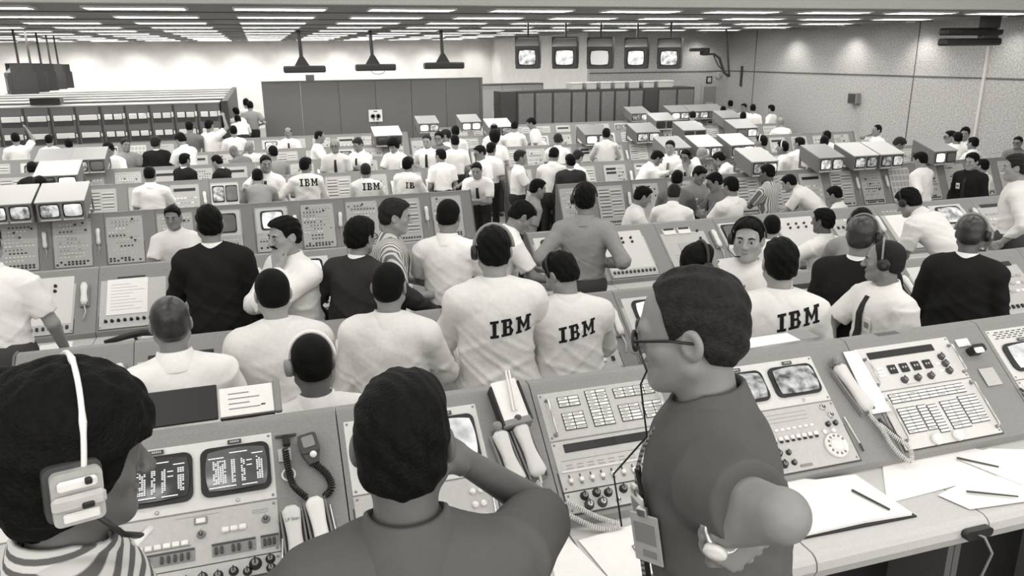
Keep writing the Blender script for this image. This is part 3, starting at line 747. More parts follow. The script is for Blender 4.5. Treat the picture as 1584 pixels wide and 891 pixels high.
# ------------------------------------------------------------------ telephones and small things of the near row
def handset(name, M, u, v, ang, m, label, L=.205, cord=None, text=None, cradle=True, ball=None):
    T = M @ Matrix.Translation((u, v, .012)) @ Matrix.Rotation(R(ang), 4, 'Z')
    root = empty(name); root.matrix_world = T; tag(root, label, 'telephone', 'telephone handsets')
    I = Matrix.Identity(4); mb = MB(); P = []; n = 16; S = 15
    for i in range(S):
        t = i/(S-1); y = -L/2+L*t; e = min(1, math.sqrt(max(0, 1-(abs(2*t-1))**8))+.25) if 0 < i < S-1 else .55
        w = (.027+.004*math.cos(2*math.pi*t)+.003*(.5-t))*e; th = (.017+.007*abs(2*t-1)**2)*e
        for k in range(n):
            a = 2*math.pi*k/n; c, s = math.cos(a), math.sin(a)
            P.append((w*math.copysign(abs(c)**.6, c), y, .020+th*math.copysign(abs(s)**.7, s)))
    mb.add(P, [(i*n+k, i*n+(k+1) % n, (i+1)*n+(k+1) % n, (i+1)*n+k) for i in range(S-1) for k in range(n)]+[tuple(range(n))[::-1], tuple(range((S-1)*n, S*n))], m, True)
    hs = mb.build('receiver', root)
    if cradle:
        mb = MB(); mb.box(-.037, -.030, -L/2-.004, L/2-.01, -.010, .018, M_MID, I, .003); mb.box(.030, .037, -L/2-.004, L/2-.01, -.010, .018, M_MID, I, .003); mb.box(-.037, .037, -L/2-.01, L/2+.004, -.012, -.002, M_MID, I, .003); mb.build('cradle', root)
    if ball:
        mb = MB(); mb.cyl((0, L/2+.016, -.008), (0, L/2+.016, .02), .018, M_MID, .016, 14); mb.ell((0, L/2+.016, .032), .019, .019, .019, ball, 14, 10); mb.build('hook_knob', root)
    mb = MB(); mb.cyl((0, -L/2+.002, .018), (0, -L/2-.025, .008), .006, m, .0045, 8); mb.build('cord_sleeve', root)
    if text:
        cu = bpy.data.curves.new('t', 'FONT'); cu.body = text; cu.size = .015; cu.align_x = 'CENTER'
        tmp = bpy.data.objects.new('t', cu); me = bpy.data.meshes.new_from_object(tmp); bpy.data.objects.remove(tmp)
        me.materials.append(M_DARK); to = bpy.data.objects.new('lettering', me); COL.objects.link(to); to.parent = hs; to.location = (0, .055, .0405)
    if cord:
        mb = MB(); coil(mb, cord, .0075, .0026, m); c = mb.build('coiled_cord', root); c.matrix_parent_inverse = T.inverted()
    return root
def coil(mb, pts, r, tr, m, pitch=.0075):
    pts = [Vector(p) for p in pts]; C = []          # smooth path, then a helix about it
    for i in range(len(pts)-1):
        p0, p1, p2, p3 = pts[max(i-1, 0)], pts[i], pts[i+1], pts[min(i+2, len(pts)-1)]
        for k in range(10):
            t = k/10; C.append(.5*((2*p1)+(-p0+p2)*t+(2*p0-5*p1+4*p2-p3)*t*t+(-p0+3*p1-3*p2+p3)*t**3))
    C.append(pts[-1]); H = []; ph = 0; acc = []
    for i in range(len(C)-1):
        d = C[i+1]-C[i]; L = d.length; n = max(1, int(L/pitch*8)); z = d.normalized(); x = z.cross(Vector((.2, .9, .35))).normalized(); y = z.cross(x)
        for k in range(n): H.append(C[i]+d*(k/n)+x*(r*math.cos(ph))+y*(r*math.sin(ph))); ph += 2*math.pi*(L/pitch)/n
    mb.tube(H, tr, m, 5)
def BWM(k): return Matrix.Translation(BAY[k][0].location) @ BAY[k][1]
def onp(k, u, v, n=.0): return BWM(k) @ Vector((u, v, n))
h = AH
M_IVORY = mat('ivory_handset', .66, .35, .03, 30); M_GREYH = mat('grey_handset', .42, .4, .04, 30)
M0 = BWM(0)
handset('telephone_handset', M0, .525, h*.17, 3, M_IVORY, 'pale grey telephone handset with small printed word, left of the near pair', .215, text='LF Stan')
handset('telephone_handset', M0, .605, h*.20, 6, M_WHITE, 'white telephone handset, right of the near pair by the black microphone cord', .22)
M1_ = BWM(1)
handset('telephone_handset', M1_, .548, h*.50, 8, M_IVORY, 'white banded telephone handset under a grey ball knob', .20, ball=M_MID, cord=[onp(1, .548, h*.25, .02), onp(1, .56, h*.10, .03), onp(1, .60, -.0, .03)])
handset('telephone_handset', M1_, .628, h*.53, 8, M_IVORY, 'plain pale telephone handset under a dark ball knob', .20, ball=M_DARK, cord=[onp(1, .632, h*.28, .02), onp(1, .65, h*.12, .03), onp(1, .70, h*.0, .03), onp(1, .80, -.07, .03), onp(1, .88, -.075, .03), onp(1, .80, -.03, .035), onp(1, .71, h*.09, .03)])
M3_ = BWM(3)
handset('telephone_handset', M3_, .605, h*.62, 12, M_IVORY, 'pale telephone handset in a grey cradle beside a white taped sheet', .215, ball=M_MID, cord=[onp(3, .625, h*.36, .02), onp(3, .64, h*.2, .03), onp(3, .65, h*.02, .03), onp(3, .69, -.05, .03), onp(3, .715, -.0, .035), onp(3, .68, h*.12, .03), onp(3, .65, h*.26, .02)])
for k, u in ((1, .505), (3, .525), (0, .655)):
    mb = MB(); mb.cyl(onp(k, u, h*.12, .012), onp(k, u-.012, h*.38, .012), .0035, M_STEEL); mb.cyl(onp(k, u, h*.06, .012), onp(k, u, h*.13, .012), .0045, M_DARK)
    o = mb.build('ballpoint_pen'); tag(o, {1: 'silver pen leaning left of the banded handset', 3: 'silver pen below the cradle left of the white taped sheet', 0: 'silver pen standing right of the near white handset'}[k], 'pen', 'pens on the console posts')
mb = MB(); mb.cyl(onp(0, .478, h*.0, .014), onp(0, .487, h*.2, .014), .004, M_STEEL); mb.cyl(onp(0, .487, h*.2, .014), onp(0, .489, h*.25, .014), .005, M_BLACK)
tag(mb.build('ballpoint_pen'), 'silver pen with black cap left of the pale printed handset', 'pen', 'pens on the console posts')
# hand microphone with black coil
mic = empty('hand_microphone'); mic.matrix_world = M0 @ Matrix.Translation((.60, h*.80, .012)) @ Matrix.Rotation(R(10), 4, 'Z'); tag(mic, 'dark hand microphone with black coiled cord hung on the console post', 'microphone')
mb = MB(); mb.prism(rrect(-.032, .032, -.015, .055, .012), 0, .03, M_DARK, None, 'z'); mb.prism([(-.03, -.012), (.03, -.012), (.016, -.052), (-.016, -.052)], 0, .026, M_DARK, None, 'z'); mb.build('body', mic)
mb = MB(); mb.prism(rrect(-.02, .02, .005, .045, .006), .03, .032, M_MID, None, 'z'); mb.build('grille', mic)
mb = MB(); mb.lathe([(.012, .026), (.011, .034), (0, .037)], M_LAMPCAP, Matrix.Translation((.004, -.024, 0)), 12); mb.build('talk_button', mic)
mb = MB(); coil(mb, [onp(0, .612, h*.69, .02), onp(0, .645, h*.60, .02), onp(0, .655, h*.50, .02), onp(0, .63, h*.44, .02)], .010, .0034, M_BLACK, .0078); coil(mb, [onp(0, .52, h*.83, .03), onp(0, .523, h*.70, .03), onp(0, .535, h*.55, .03), onp(0, .575, h*.45, .02)], .009, .0034, M_BLACK, .0085)
c = mb.build('coiled_cord', mic); c.matrix_parent_inverse = (M0 @ Matrix.Translation((.60, h*.80, .012)) @ Matrix.Rotation(R(10), 4, 'Z')).inverted()
hk = empty('wall_hook'); hk.matrix_world = M0 @ Matrix.Translation((.525, h*.94, .008)); tag(hk, 'small black hook on the console post left of the hand microphone', 'hook')
mb = MB(); mb.box(-.035, .035, .0, .010, 0, .006, M_DARK, None, .002); mb.box(-.012, .012, -.035, .004, 0, .02, M_BLACK, None, .003); mb.build('bracket', hk)
mb = MB(); mb.tube([(.02*math.cos(a)-.002, -.135+.02*math.sin(a), .006) for a in [2*math.pi*k/16 for k in range(17)]], .004, M_WHITE, 6); mb.build('ring', hk)
mb = MB(); mb.box(-.03, .012, -.085, -.04, 0, .003, M_PLATE); mb.build('paper_tag', hk)
# card holder on the second post
cb = empty('card_holder'); cb.matrix_world = M1_ @ Matrix.Translation((.60, h*.90, .01)) @ Matrix.Rotation(R(6), 4, 'Z'); tag(cb, 'black card holder with white cards above two handsets', 'holder')
mb = MB(); mb.box(-.058, -.05, -.075, .085, 0, .05, M_BLACK); mb.box(.05, .058, -.075, .085, 0, .05, M_BLACK); mb.box(-.058, .058, -.08, -.055, 0, .05, M_MID, None, .003); mb.box(-.058, .058, -.08, .085, -.004, 0, M_BLACK); mb.build('case', cb)
mb = MB(); mb.box(-.048, .048, -.055, .10, .02, .045, M_PAPER); o = mb.build('card_stack'); o.matrix_world = cb.matrix_world; tag(o, 'stack of white cards standing in the black holder', 'cards')
for q, (a, b) in enumerate(((.0, .02), (.012, .032))):
    mb = MB(); mb.cyl((a-.005, -.03, .055), (b, .13, .06), .0045, M_WHITE, .004); o = mb.build('pencil'); o.matrix_world = cb.matrix_world; tag(o, ('left', 'right')[q] + ' one of two pale pencils laid over the white cards', 'pencil', 'pencils in the card holder')
# switch and tape labels on the last post
M4_ = BWM(4); mb = MB(); mb.prism(rrect(.555, .625, h*.76, h*.84, .012), .008, .05, M_BLACK, M4_, 'z'); mb.box(.55, .60, h*.74, h*.80, .05, .062, M_WHITE, M4_, .006)
tag(mb.build('hand_microphone'), 'black and white hand microphone clipped near the vented bay', 'microphone')
def flat(name, pts, z0, t, m, label, cat, M=None, group=None):
    mb = MB(); mb.prism(pts, z0, z0+t, m, M, 'z'); return tag(mb.build(name), label, cat, group)
flat('paper_label', rrect(.53, .60, h*.87, h*.95, .002), .009, .001, M_PAPER, 'white paper label on post above the clipped microphone', 'label', M4_)
flat('paper_label', rrect(.56, .64, h*.44, h*.62, .002), .009, .001, M_PLATE, 'pale paper label on post below the clipped microphone', 'label', M4_)
flat('taped_sheet', [(.645, h*.36), (.74, h*.36), (.725, h*.98), (.655, h*.98)], .016, .001, M_PAPER, 'white sheet taped beside the handset, left of four black squares', 'paper', M3_)
mb = MB(); mb.cyl(onp(3, .665, h*.30, .015), onp(3, .715, h*.10, .015), .005, M_DARK); mb.lathe([(.007, 0), (.007, .01), (0, .012)], M_DARK, M3_ @ Matrix.Translation((.665, h*.30, .01)), 10); tag(mb.build('ballpoint_pen'), 'dark pen slanting below the white taped sheet', 'pen')
mb = MB(); mb.cyl(onp(4, .70, h*.36, .02), onp(5, .03, h*.23, .02), .006, M_DARK, .004); tag(mb.build('ballpoint_pen'), 'dark pen lying across the gap by the right frame edge', 'pen')
# lettering strip above the four squares
mb = MB()
for i in range(7): mb.box(A_S+4*A_P+.16+i*.017, A_S+4*A_P+.172+i*.017, A_Y-.052, A_Y-.018, A_F+A_H, A_F+A_H+.0008, M_DARK)
mb.build('stencilled_name', r4).matrix_parent_inverse = Matrix.Translation(r4.location).inverted()

# things on top of and on the desks of the near row
DZ = A_F+.72
def dpt(px, py): v = atz(px, py, DZ); return (v[0], v[1])
def sheet(px, label, cat='paper', name='paper_sheet', m=M_PAPER, z=.002, t=.002, group=None):
    return flat(name, [dpt(*p) for p in px], DZ+z, t, m, label, cat, None, group)
sheet([(1225, 838), (1205, 748), (1320, 737), (1418, 800)], 'thick black ring binder cover under the open notebook', 'binder', 'binder_cover', M_BLACK, .0, .006)
nb = empty('open_notebook', (0, 0, 0)); tag(nb, 'open white notebook lying on the desk beside the elbow', 'notebook')
for pts in ([(1215, 745), (1262, 748), (1337, 812), (1230, 836)], [(1262, 748), (1322, 740), (1410, 800), (1337, 812)]):
    mb = MB(); mb.prism([dpt(*p) for p in pts], DZ+.007, DZ+.018, M_PAPER, None, 'z'); mb.build('page_block', nb)
mb = MB(); mb.cyl(atz(1318, 758, DZ+.024), atz(1376, 788, DZ+.024), .0045, M_DARK, .004); tag(mb.build('ballpoint_pen'), 'dark pen lying on the open notebook', 'pen')
sheet([(1372, 780), (1365, 722), (1500, 693), (1584, 712), (1584, 738), (1480, 752)], 'white sheet spread under others on the right desk', group='papers on the right desk')
sheet([(1450, 768), (1482, 752), (1584, 728), (1640, 770), (1500, 790)], 'lower white sheet of the pile on the right desk', z=.005, group='papers on the right desk')
sheet([(1478, 712), (1530, 697), (1640, 700), (1640, 752), (1584, 755)], 'upper white sheet under the pencil on the right desk', z=.008, group='papers on the right desk')
for a, b, l in (((1480, 708), (1545, 722), 'pencil on the upper white sheet, right desk'), ((1495, 760), (1575, 768), 'thin pencil on the lower white sheet, right desk')):
    mb = MB(); mb.cyl(atz(*a, DZ+.015), atz(*b, DZ+.015), .004, M_DARK, .003); tag(mb.build('pencil'), l, 'pencil')
sheet([(845, 838), (868, 822), (945, 900), (860, 900)], 'white sheet partly under the dark sleeve of the nearest centre figure', group='papers on the centre desk')
sheet([(895, 838), (985, 812), (1030, 815), (1030, 905), (950, 905)], 'large white sheet on the desk below the black knobs', z=.004, group='papers on the centre desk')
mb = MB(); mb.tube([atz(*p, DZ+.009) for p in ((978, 845), (998, 832), (1006, 850), (990, 862), (978, 845))], .0015, M_DARK, 5); tag(mb.build('wire_clip'), 'thin wire clip on the large white sheet', 'clip')
TZ = A_F+A_H
def tpt(px, py, z=0): return atz(px, py, TZ+z)
def leaning(name, a, b, hh, tilt, t, m, label, cat):
    """a board standing on the console top, bottom edge a to b, leaning back"""
    a = Vector(a); b = Vector(b); x = (b-a).normalized(); y = Vector((0, math.sin(R(tilt)), math.cos(R(tilt)))); n = x.cross(y).normalized()
    mb = MB(); mb.box(0, (b-a).length, 0, hh, -t, 0, m, FR(a, x, y, n), .003); return mb.build(name), FR(a, x, y, n), (b-a).length
o, Mx, L = leaning('folder', tpt(222, 664), tpt(338, 648), .125, 38, .012, M_BLACK, '', ''); tag(o, 'black folder propped on the near console top', 'folder')
o, Mx, L = leaning('binder', tpt(160, 674), tpt(226, 665), .11, 38, .02, M_MID, '', ''); tag(o, 'grey binder behind the black folder', 'binder')
o, Mx, L = leaning('x', tpt(341, 647), tpt(439, 633), .11, 38, .01, M_WHITE, '', ''); bpy.data.objects.remove(o)
wb = empty('binder'); wb.matrix_world = Mx; tag(wb, 'white binder with faint print and dark spine beside the black folder', 'binder')
L = (Vector(tpt(439, 633))-Vector(tpt(341, 647))).length
mb = MB(); mb.box(0, L-.03, 0, .105, -.02, 0, M_PAPER, None, .003); mb.box(0, L-.03, -.006, 0, -.024, .004, M_DARK); mb.build('cover', wb)
mb = MB(); mb.box(L-.03, L-.005, -.004, .115, -.026, .006, M_MID, None, .004); mb.build('spine', wb)
mb = MB()
for j in range(4): mb.box(.03, .03+.035*(3-j % 2), .025+j*.018, .029+j*.018, 0, .0006, M_MID)
mb.box(L-.075, L-.06, .028, .034, 0, .0006, M_DARK); mb.build('print', wb)
flat('paper_sheet', [tuple(tpt(*p)[:2]) for p in ((1148, 541), (1128, 529), (1217, 516), (1238, 527))], TZ+.002, .002, M_PAPER, 'white sheet on the console top right of the profile head', 'paper')
flat('envelope', [tuple(tpt(*p)[:2]) for p in ((1238, 527), (1217, 516), (1240, 509), (1268, 522))], TZ+.001, .003, M_MID, 'grey envelope on console top below the IBM lettering', 'envelope')
# cable hole in the desk front and the cable from it
ho = empty('desk_grommet'); tag(ho, 'dark oval cable hole with hanging wire in the front desk edge', 'cable hole')
c = Vector(atz(1518, 828, DZ-.035)); mb = MB(); mb.prism(rrect(-.06, .06, -.018, .018, .017), -.004, .02, M_BLACK, FR((c[0], A_Y-.862, c[2]), (1, 0, 0), (0, 0, 1), (0, -1, 0)), 'z'); mb.build('opening', ho)
mb = MB(); mb.tube([(c[0]-.01, A_Y-.86, c[2]-.005), (c[0], A_Y-.9, c[2]-.0), (c[0]+.03, A_Y-.915, c[2]-.06), (c[0]+.02, A_Y-.9, c[2]-.16), (c[0]-.05, A_Y-.86, c[2]-.3)], .005, M_MID, 6); mb.build('cable', ho)
# ------------------------------------------------------------------ people: implicit bodies meshed with surface nets
def nets(xs, ys, zs, Fd):
    nx, ny, nz = Fd.shape
    S = Fd < 0
    c = np.zeros((nx-1, ny-1, nz-1), np.int8)
    for i in (0, 1):
        for j in (0, 1):
            for k in (0, 1): c += S[i:nx-1+i, j:ny-1+j, k:nz-1+k]
    act = (c > 0) & (c < 8)
    I, J, K = np.nonzero(act)
    idx = np.full(act.shape, -1, np.int64); idx[I, J, K] = np.arange(len(I))
    val = {}; pos = {}
    for i in (0, 1):
        for j in (0, 1):
            for k in (0, 1):
                val[i, j, k] = Fd[I+i, J+j, K+k]
                pos[i, j, k] = np.stack([xs[I+i], ys[J+j], zs[K+k]], 1)
    acc = np.zeros((len(I), 3)); cnt = np.zeros(len(I))
    for a in val:
        for ax in range(3):
            if a[ax] == 0:
                b = list(a); b[ax] = 1; b = tuple(b)
                va, vb = val[a], val[b]; m = (va < 0) != (vb < 0)
                if m.any():
                    t = va[m]/(va[m]-vb[m])
                    acc[m] += pos[a][m]*(1-t)[:, None] + pos[b][m]*t[:, None]; cnt[m] += 1
    V = acc/cnt[:, None]
    Q = []
    for ax in range(3):
        a = [slice(None)]*3; b = [slice(None)]*3
        a[ax] = slice(0, -1); b[ax] = slice(1, None)
        A = S[tuple(a)]; B = S[tuple(b)]
        i, j, k = np.nonzero(A != B)
        o = [i, j, k]; u, v = [(1, 2), (2, 0), (0, 1)][ax]
        ok = (o[u] > 0) & (o[v] > 0) & (o[u] < Fd.shape[u]-1) & (o[v] < Fd.shape[v]-1)
        o = [t[ok] for t in o]; s = A[i[ok], j[ok], k[ok]]
        def cell(du, dv):
            t = [q.copy() for q in o]; t[u] -= du; t[v] -= dv; return idx[t[0], t[1], t[2]]
        q = np.stack([cell(1, 1), cell(0, 1), cell(0, 0), cell(1, 0)], 1)
        q[~s] = q[~s][:, ::-1]
        Q.append(q)
    Q = np.concatenate(Q); Q = Q[(Q >= 0).all(1)]
    return V, Q

class Sdf:
    """a list of soft-joined primitives"""
    def __init__(s): s.p = []; s.fold = None; s.cuts = []
    def cone(s, a, b, r1, r2, k=.02, op=1): s.p.append(('cone', np.array(a, float), np.array(b, float), r1, r2, k, op))
    def cyl(s, a, b, r1, r2, k=.015, op=1): s.p.append(('cyl', np.array(a, float), np.array(b, float), r1, r2, k, op))
    def ell(s, c, r, Rm=None, k=.02, op=1): s.p.append(('ell', np.array(c, float), np.array(r, float), None if Rm is None else np.array(Rm, float), 0, k, op))
    def box(s, c, h, Rm, r, k=.01, op=1): s.p.append(('box', np.array(c, float), np.array(h, float), np.array(Rm, float), r, k, op))
    def fn(s, lo, hi, f, k=.0, op=2): s.p.append(('fn', np.array(lo, float), np.array(hi, float), f, 0, k, op))
    def bounds(s, q):
        t = q[0]
        if t in ('cone', 'cyl'):
            r = max(q[3], q[4]); return np.minimum(q[1], q[2])-r, np.maximum(q[1], q[2])+r
        if t == 'ell': r = q[2].max() if q[3] is not None else q[2]; return q[1]-r, q[1]+r
        if t == 'box': r = np.linalg.norm(q[2])+q[4]; return q[1]-r, q[1]+r
        return q[1], q[2]
    def bbox(s):
        L = [s.bounds(q) for q in s.p if q[6] == 1]
        return np.min([l for l, h in L], 0), np.max([h for l, h in L], 0)
    def field(s, xs, ys, zs):
        ax = (xs, ys, zs)
        Fd = np.full((len(xs), len(ys), len(zs)), .5)
        for q in s.p:
            lo, hi = s.bounds(q); k = q[5]; m = k+.035
            sl = [slice(max(0, np.searchsorted(a, l-m)-1), min(len(a), np.searchsorted(a, h+m)+1)) for a, l, h in zip(ax, lo, hi)]
            if any(t.stop-t.start < 1 for t in sl): continue
            X = xs[sl[0]][:, None, None]; Y = ys[sl[1]][None, :, None]; Z = zs[sl[2]][None, None, :]
            t = q[0]
            if t in ('cone', 'cyl'):
                a, b = q[1], q[2]; d = b-a; L2 = d @ d + 1e-12
                hh = ((X-a[0])*d[0]+(Y-a[1])*d[1]+(Z-a[2])*d[2])/L2; hc = np.clip(hh, 0, 1)
                D = np.sqrt((X-a[0]-hc*d[0])**2+(Y-a[1]-hc*d[1])**2+(Z-a[2]-hc*d[2])**2+1e-12)
                if t == 'cone': D = D-(q[3]+(q[4]-q[3])*hc)
                else:
                    D = np.sqrt((X-a[0]-hh*d[0])**2+(Y-a[1]-hh*d[1])**2+(Z-a[2]-hh*d[2])**2+1e-12)-(q[3]+(q[4]-q[3])*hc)
                    D = np.maximum(D, np.maximum(-hh, hh-1)*math.sqrt(L2))
            elif t == 'ell':
                x, y, z = X-q[1][0], Y-q[1][1], Z-q[1][2]; r = q[2]
                if q[3] is not None:
                    M = q[3]; x, y, z = M[0][0]*x+M[1][0]*y+M[2][0]*z, M[0][1]*x+M[1][1]*y+M[2][1]*z, M[0][2]*x+M[1][2]*y+M[2][2]*z
                k0 = np.sqrt((x/r[0])**2+(y/r[1])**2+(z/r[2])**2+1e-12)
                k1 = np.sqrt((x/r[0]**2)**2+(y/r[1]**2)**2+(z/r[2]**2)**2+1e-12)
                D = k0*(k0-1)/k1
            elif t == 'box':
                x, y, z = X-q[1][0], Y-q[1][1], Z-q[1][2]; M = q[3]; h = q[2]
                x, y, z = M[0][0]*x+M[1][0]*y+M[2][0]*z, M[0][1]*x+M[1][1]*y+M[2][1]*z, M[0][2]*x+M[1][2]*y+M[2][2]*z
                x, y, z = abs(x)-h[0], abs(y)-h[1], abs(z)-h[2]
                D = np.sqrt(np.maximum(x, 0)**2+np.maximum(y, 0)**2+np.maximum(z, 0)**2)+np.minimum(np.maximum(x, np.maximum(y, z)), 0)-q[4]
            else: D = q[3](X, Y, Z)
            G = Fd[tuple(sl)]
            if q[6] == 1:
                if k > 0: h = np.maximum(k-abs(G-D), 0)/k; G = np.minimum(G, D)-h*h*k*.25
                else: G = np.minimum(G, D)
            else:           # carve away where D < 0
                D = -D
                if k > 0: h = np.maximum(k-abs(G-D), 0)/k; G = np.maximum(G, D)+h*h*k*.25
                else: G = np.maximum(G, D)
            Fd[tuple(sl)] = G
        if s.fold is not None: Fd = Fd + s.fold(xs[:, None, None], ys[None, :, None], zs[None, None, :])
        for f in s.cuts: Fd = np.maximum(Fd, f(xs[:, None, None], ys[None, :, None], zs[None, None, :]))
        return Fd
    def mesh(s, name, cell, fine=(), mats=(), smooth=True):
        lo, hi = s.bbox(); lo = lo-.04; hi = hi+.04; ax = []
        for a in range(3):
            v = [lo[a]]
            while v[-1] < hi[a]:
                c = cell
                for (l, h, cc) in fine:
                    if l[a]-cc <= v[-1] <= h[a]: c = min(c, cc)
                    elif v[-1] < l[a] < v[-1]+c: c = min(c, max(cc, l[a]-v[-1]))
                v.append(v[-1]+c)
            ax.append(np.array(v))
        Fd = s.field(*ax)
        V, Q = nets(*ax, Fd)
        me = bpy.data.meshes.new(name)
        me.vertices.add(len(V)); me.vertices.foreach_set('co', V.ravel())
        me.loops.add(Q.size); me.loops.foreach_set('vertex_index', Q.ravel().astype(np.int32))
        me.polygons.add(len(Q)); me.polygons.foreach_set('loop_start', np.arange(0, Q.size, 4, dtype=np.int32))
        me.polygons.foreach_set('use_smooth', np.ones(len(Q), bool))
        for m in mats: me.materials.append(m)
        me.update(calc_edges=True); me.validate()
        return me

def rx(a): c, s = math.cos(a), math.sin(a); return np.array([[1, 0, 0], [0, c, -s], [0, s, c]])
def ry(a): c, s = math.cos(a), math.sin(a); return np.array([[c, 0, s], [0, 1, 0], [-s, 0, c]])
def rz(a): c, s = math.cos(a), math.sin(a); return np.array([[c, -s, 0], [s, c, 0], [0, 0, 1]])
def unit(v): v = np.array(v, float); return v/(np.linalg.norm(v)+1e-9)

M_SKIN = mat('skin', 0.25, 0.5, 0.06, 30, 0.03, 250)
M_SKINL = mat('skin_fair', 0.33, 0.5, 0.06, 30, 0.03, 250)
M_SKIND = mat('skin_tanned', 0.13, 0.45, 0.06, 30, 0.03, 250)
M_HAIR = mat('hair_dark', 0.005, 0.6, 0.3, 80, 0.35, 160, spec=.10)
M_HAIRM = mat('hair_brown', 0.018, 0.6, 0.3, 80, 0.35, 160, spec=.15)
M_HAIRG = mat('hair_grey', 0.26, 0.55, 0.25, 80, 0.5, 160)
M_HAIRS = mat('hair_thinning', 0.028, 0.35, 0.25, 60, 0.1, 120, spec=.5)
M_EYE = mat('eye_white', 0.38, 0.3); M_LIP = mat('lips', 0.2, 0.5)
def cloth(name, v, bump=.25, bscale=14, rough=.9):
    return mat(name, v, rough, .03, 50, bump, bscale, spec=.15)
CL = {'white': cloth('white_shirt_cotton', .88), 'white2': cloth('off_white_shirt_cotton', .78), 'jacket': cloth('pale_jacket_twill', .75, .5, 11), 'grey': cloth('grey_shirt_cotton', .30),
      'mid': cloth('mid_grey_shirt_cotton', .17), 'dark': cloth('charcoal_shirt_cotton', .105), 'suit': cloth('black_suit_wool', .016, .3, 9), 'suitg': cloth('charcoal_suit_wool', .035, .3, 9),
      'trousers': cloth('dark_trousers_wool', .028), 'trousersg': cloth('grey_trousers_wool', .07), 'tie': cloth('dark_tie_silk', .03, .1, 30, .5), 'tieg': cloth('grey_tie_silk', .16, .1, 30, .5), 'print': cloth('printed_shirt_cotton', .66)}
def stripes(name, lo, hi, scale, axis=0):
    m = mat(name, hi, .9, spec=.15); nt = m.node_tree; b = nt.nodes['Principled BSDF']
    tc = nt.nodes.new('ShaderNodeTexCoord'); w = nt.nodes.new('ShaderNodeTexWave'); w.inputs['Scale'].default_value = scale
    w.bands_direction = 'XYZ'[axis]; w.inputs['Distortion'].default_value = .15
    cr = nt.nodes.new('ShaderNodeValToRGB'); cr.color_ramp.elements[0].position = .35; cr.color_ramp.elements[1].position = .6
    cr.color_ramp.elements[0].color = (lo, lo*.98, lo*.95, 1); cr.color_ramp.elements[1].color = (hi, hi*.98, hi*.95, 1)
    nt.links.new(tc.outputs['Object'], w.inputs['Vector']); nt.links.new(w.outputs['Fac'], cr.inputs['Fac']); nt.links.new(cr.outputs['Color'], b.inputs['Base Color'])
    return m
CL['stripe'] = stripes('striped_shirt_cotton', .2, .7, 11, 0)
CL['stripeh'] = stripes('striped_jersey', .12, .62, 15, 2)
CL['stripetie'] = stripes('striped_tie_silk', .10, .34, 26, 2)

class Pose: pass
LU, LF = .295, .255
def solve_arm(S, T, pole, LU=LU, LF=LF):
    d = T-S; L = np.linalg.norm(d)
    if L > (LU+LF)*.995: T = S+d/L*(LU+LF)*.995; d = T-S; L = np.linalg.norm(d)
    L = max(L, .09); a = (LU*LU-LF*LF+L*L)/(2*L); h = math.sqrt(max(LU*LU-a*a, 1e-6))
    n = unit(d); p = pole-n*(pole @ n); p = unit(p)
    return S+n*a+p*h, T

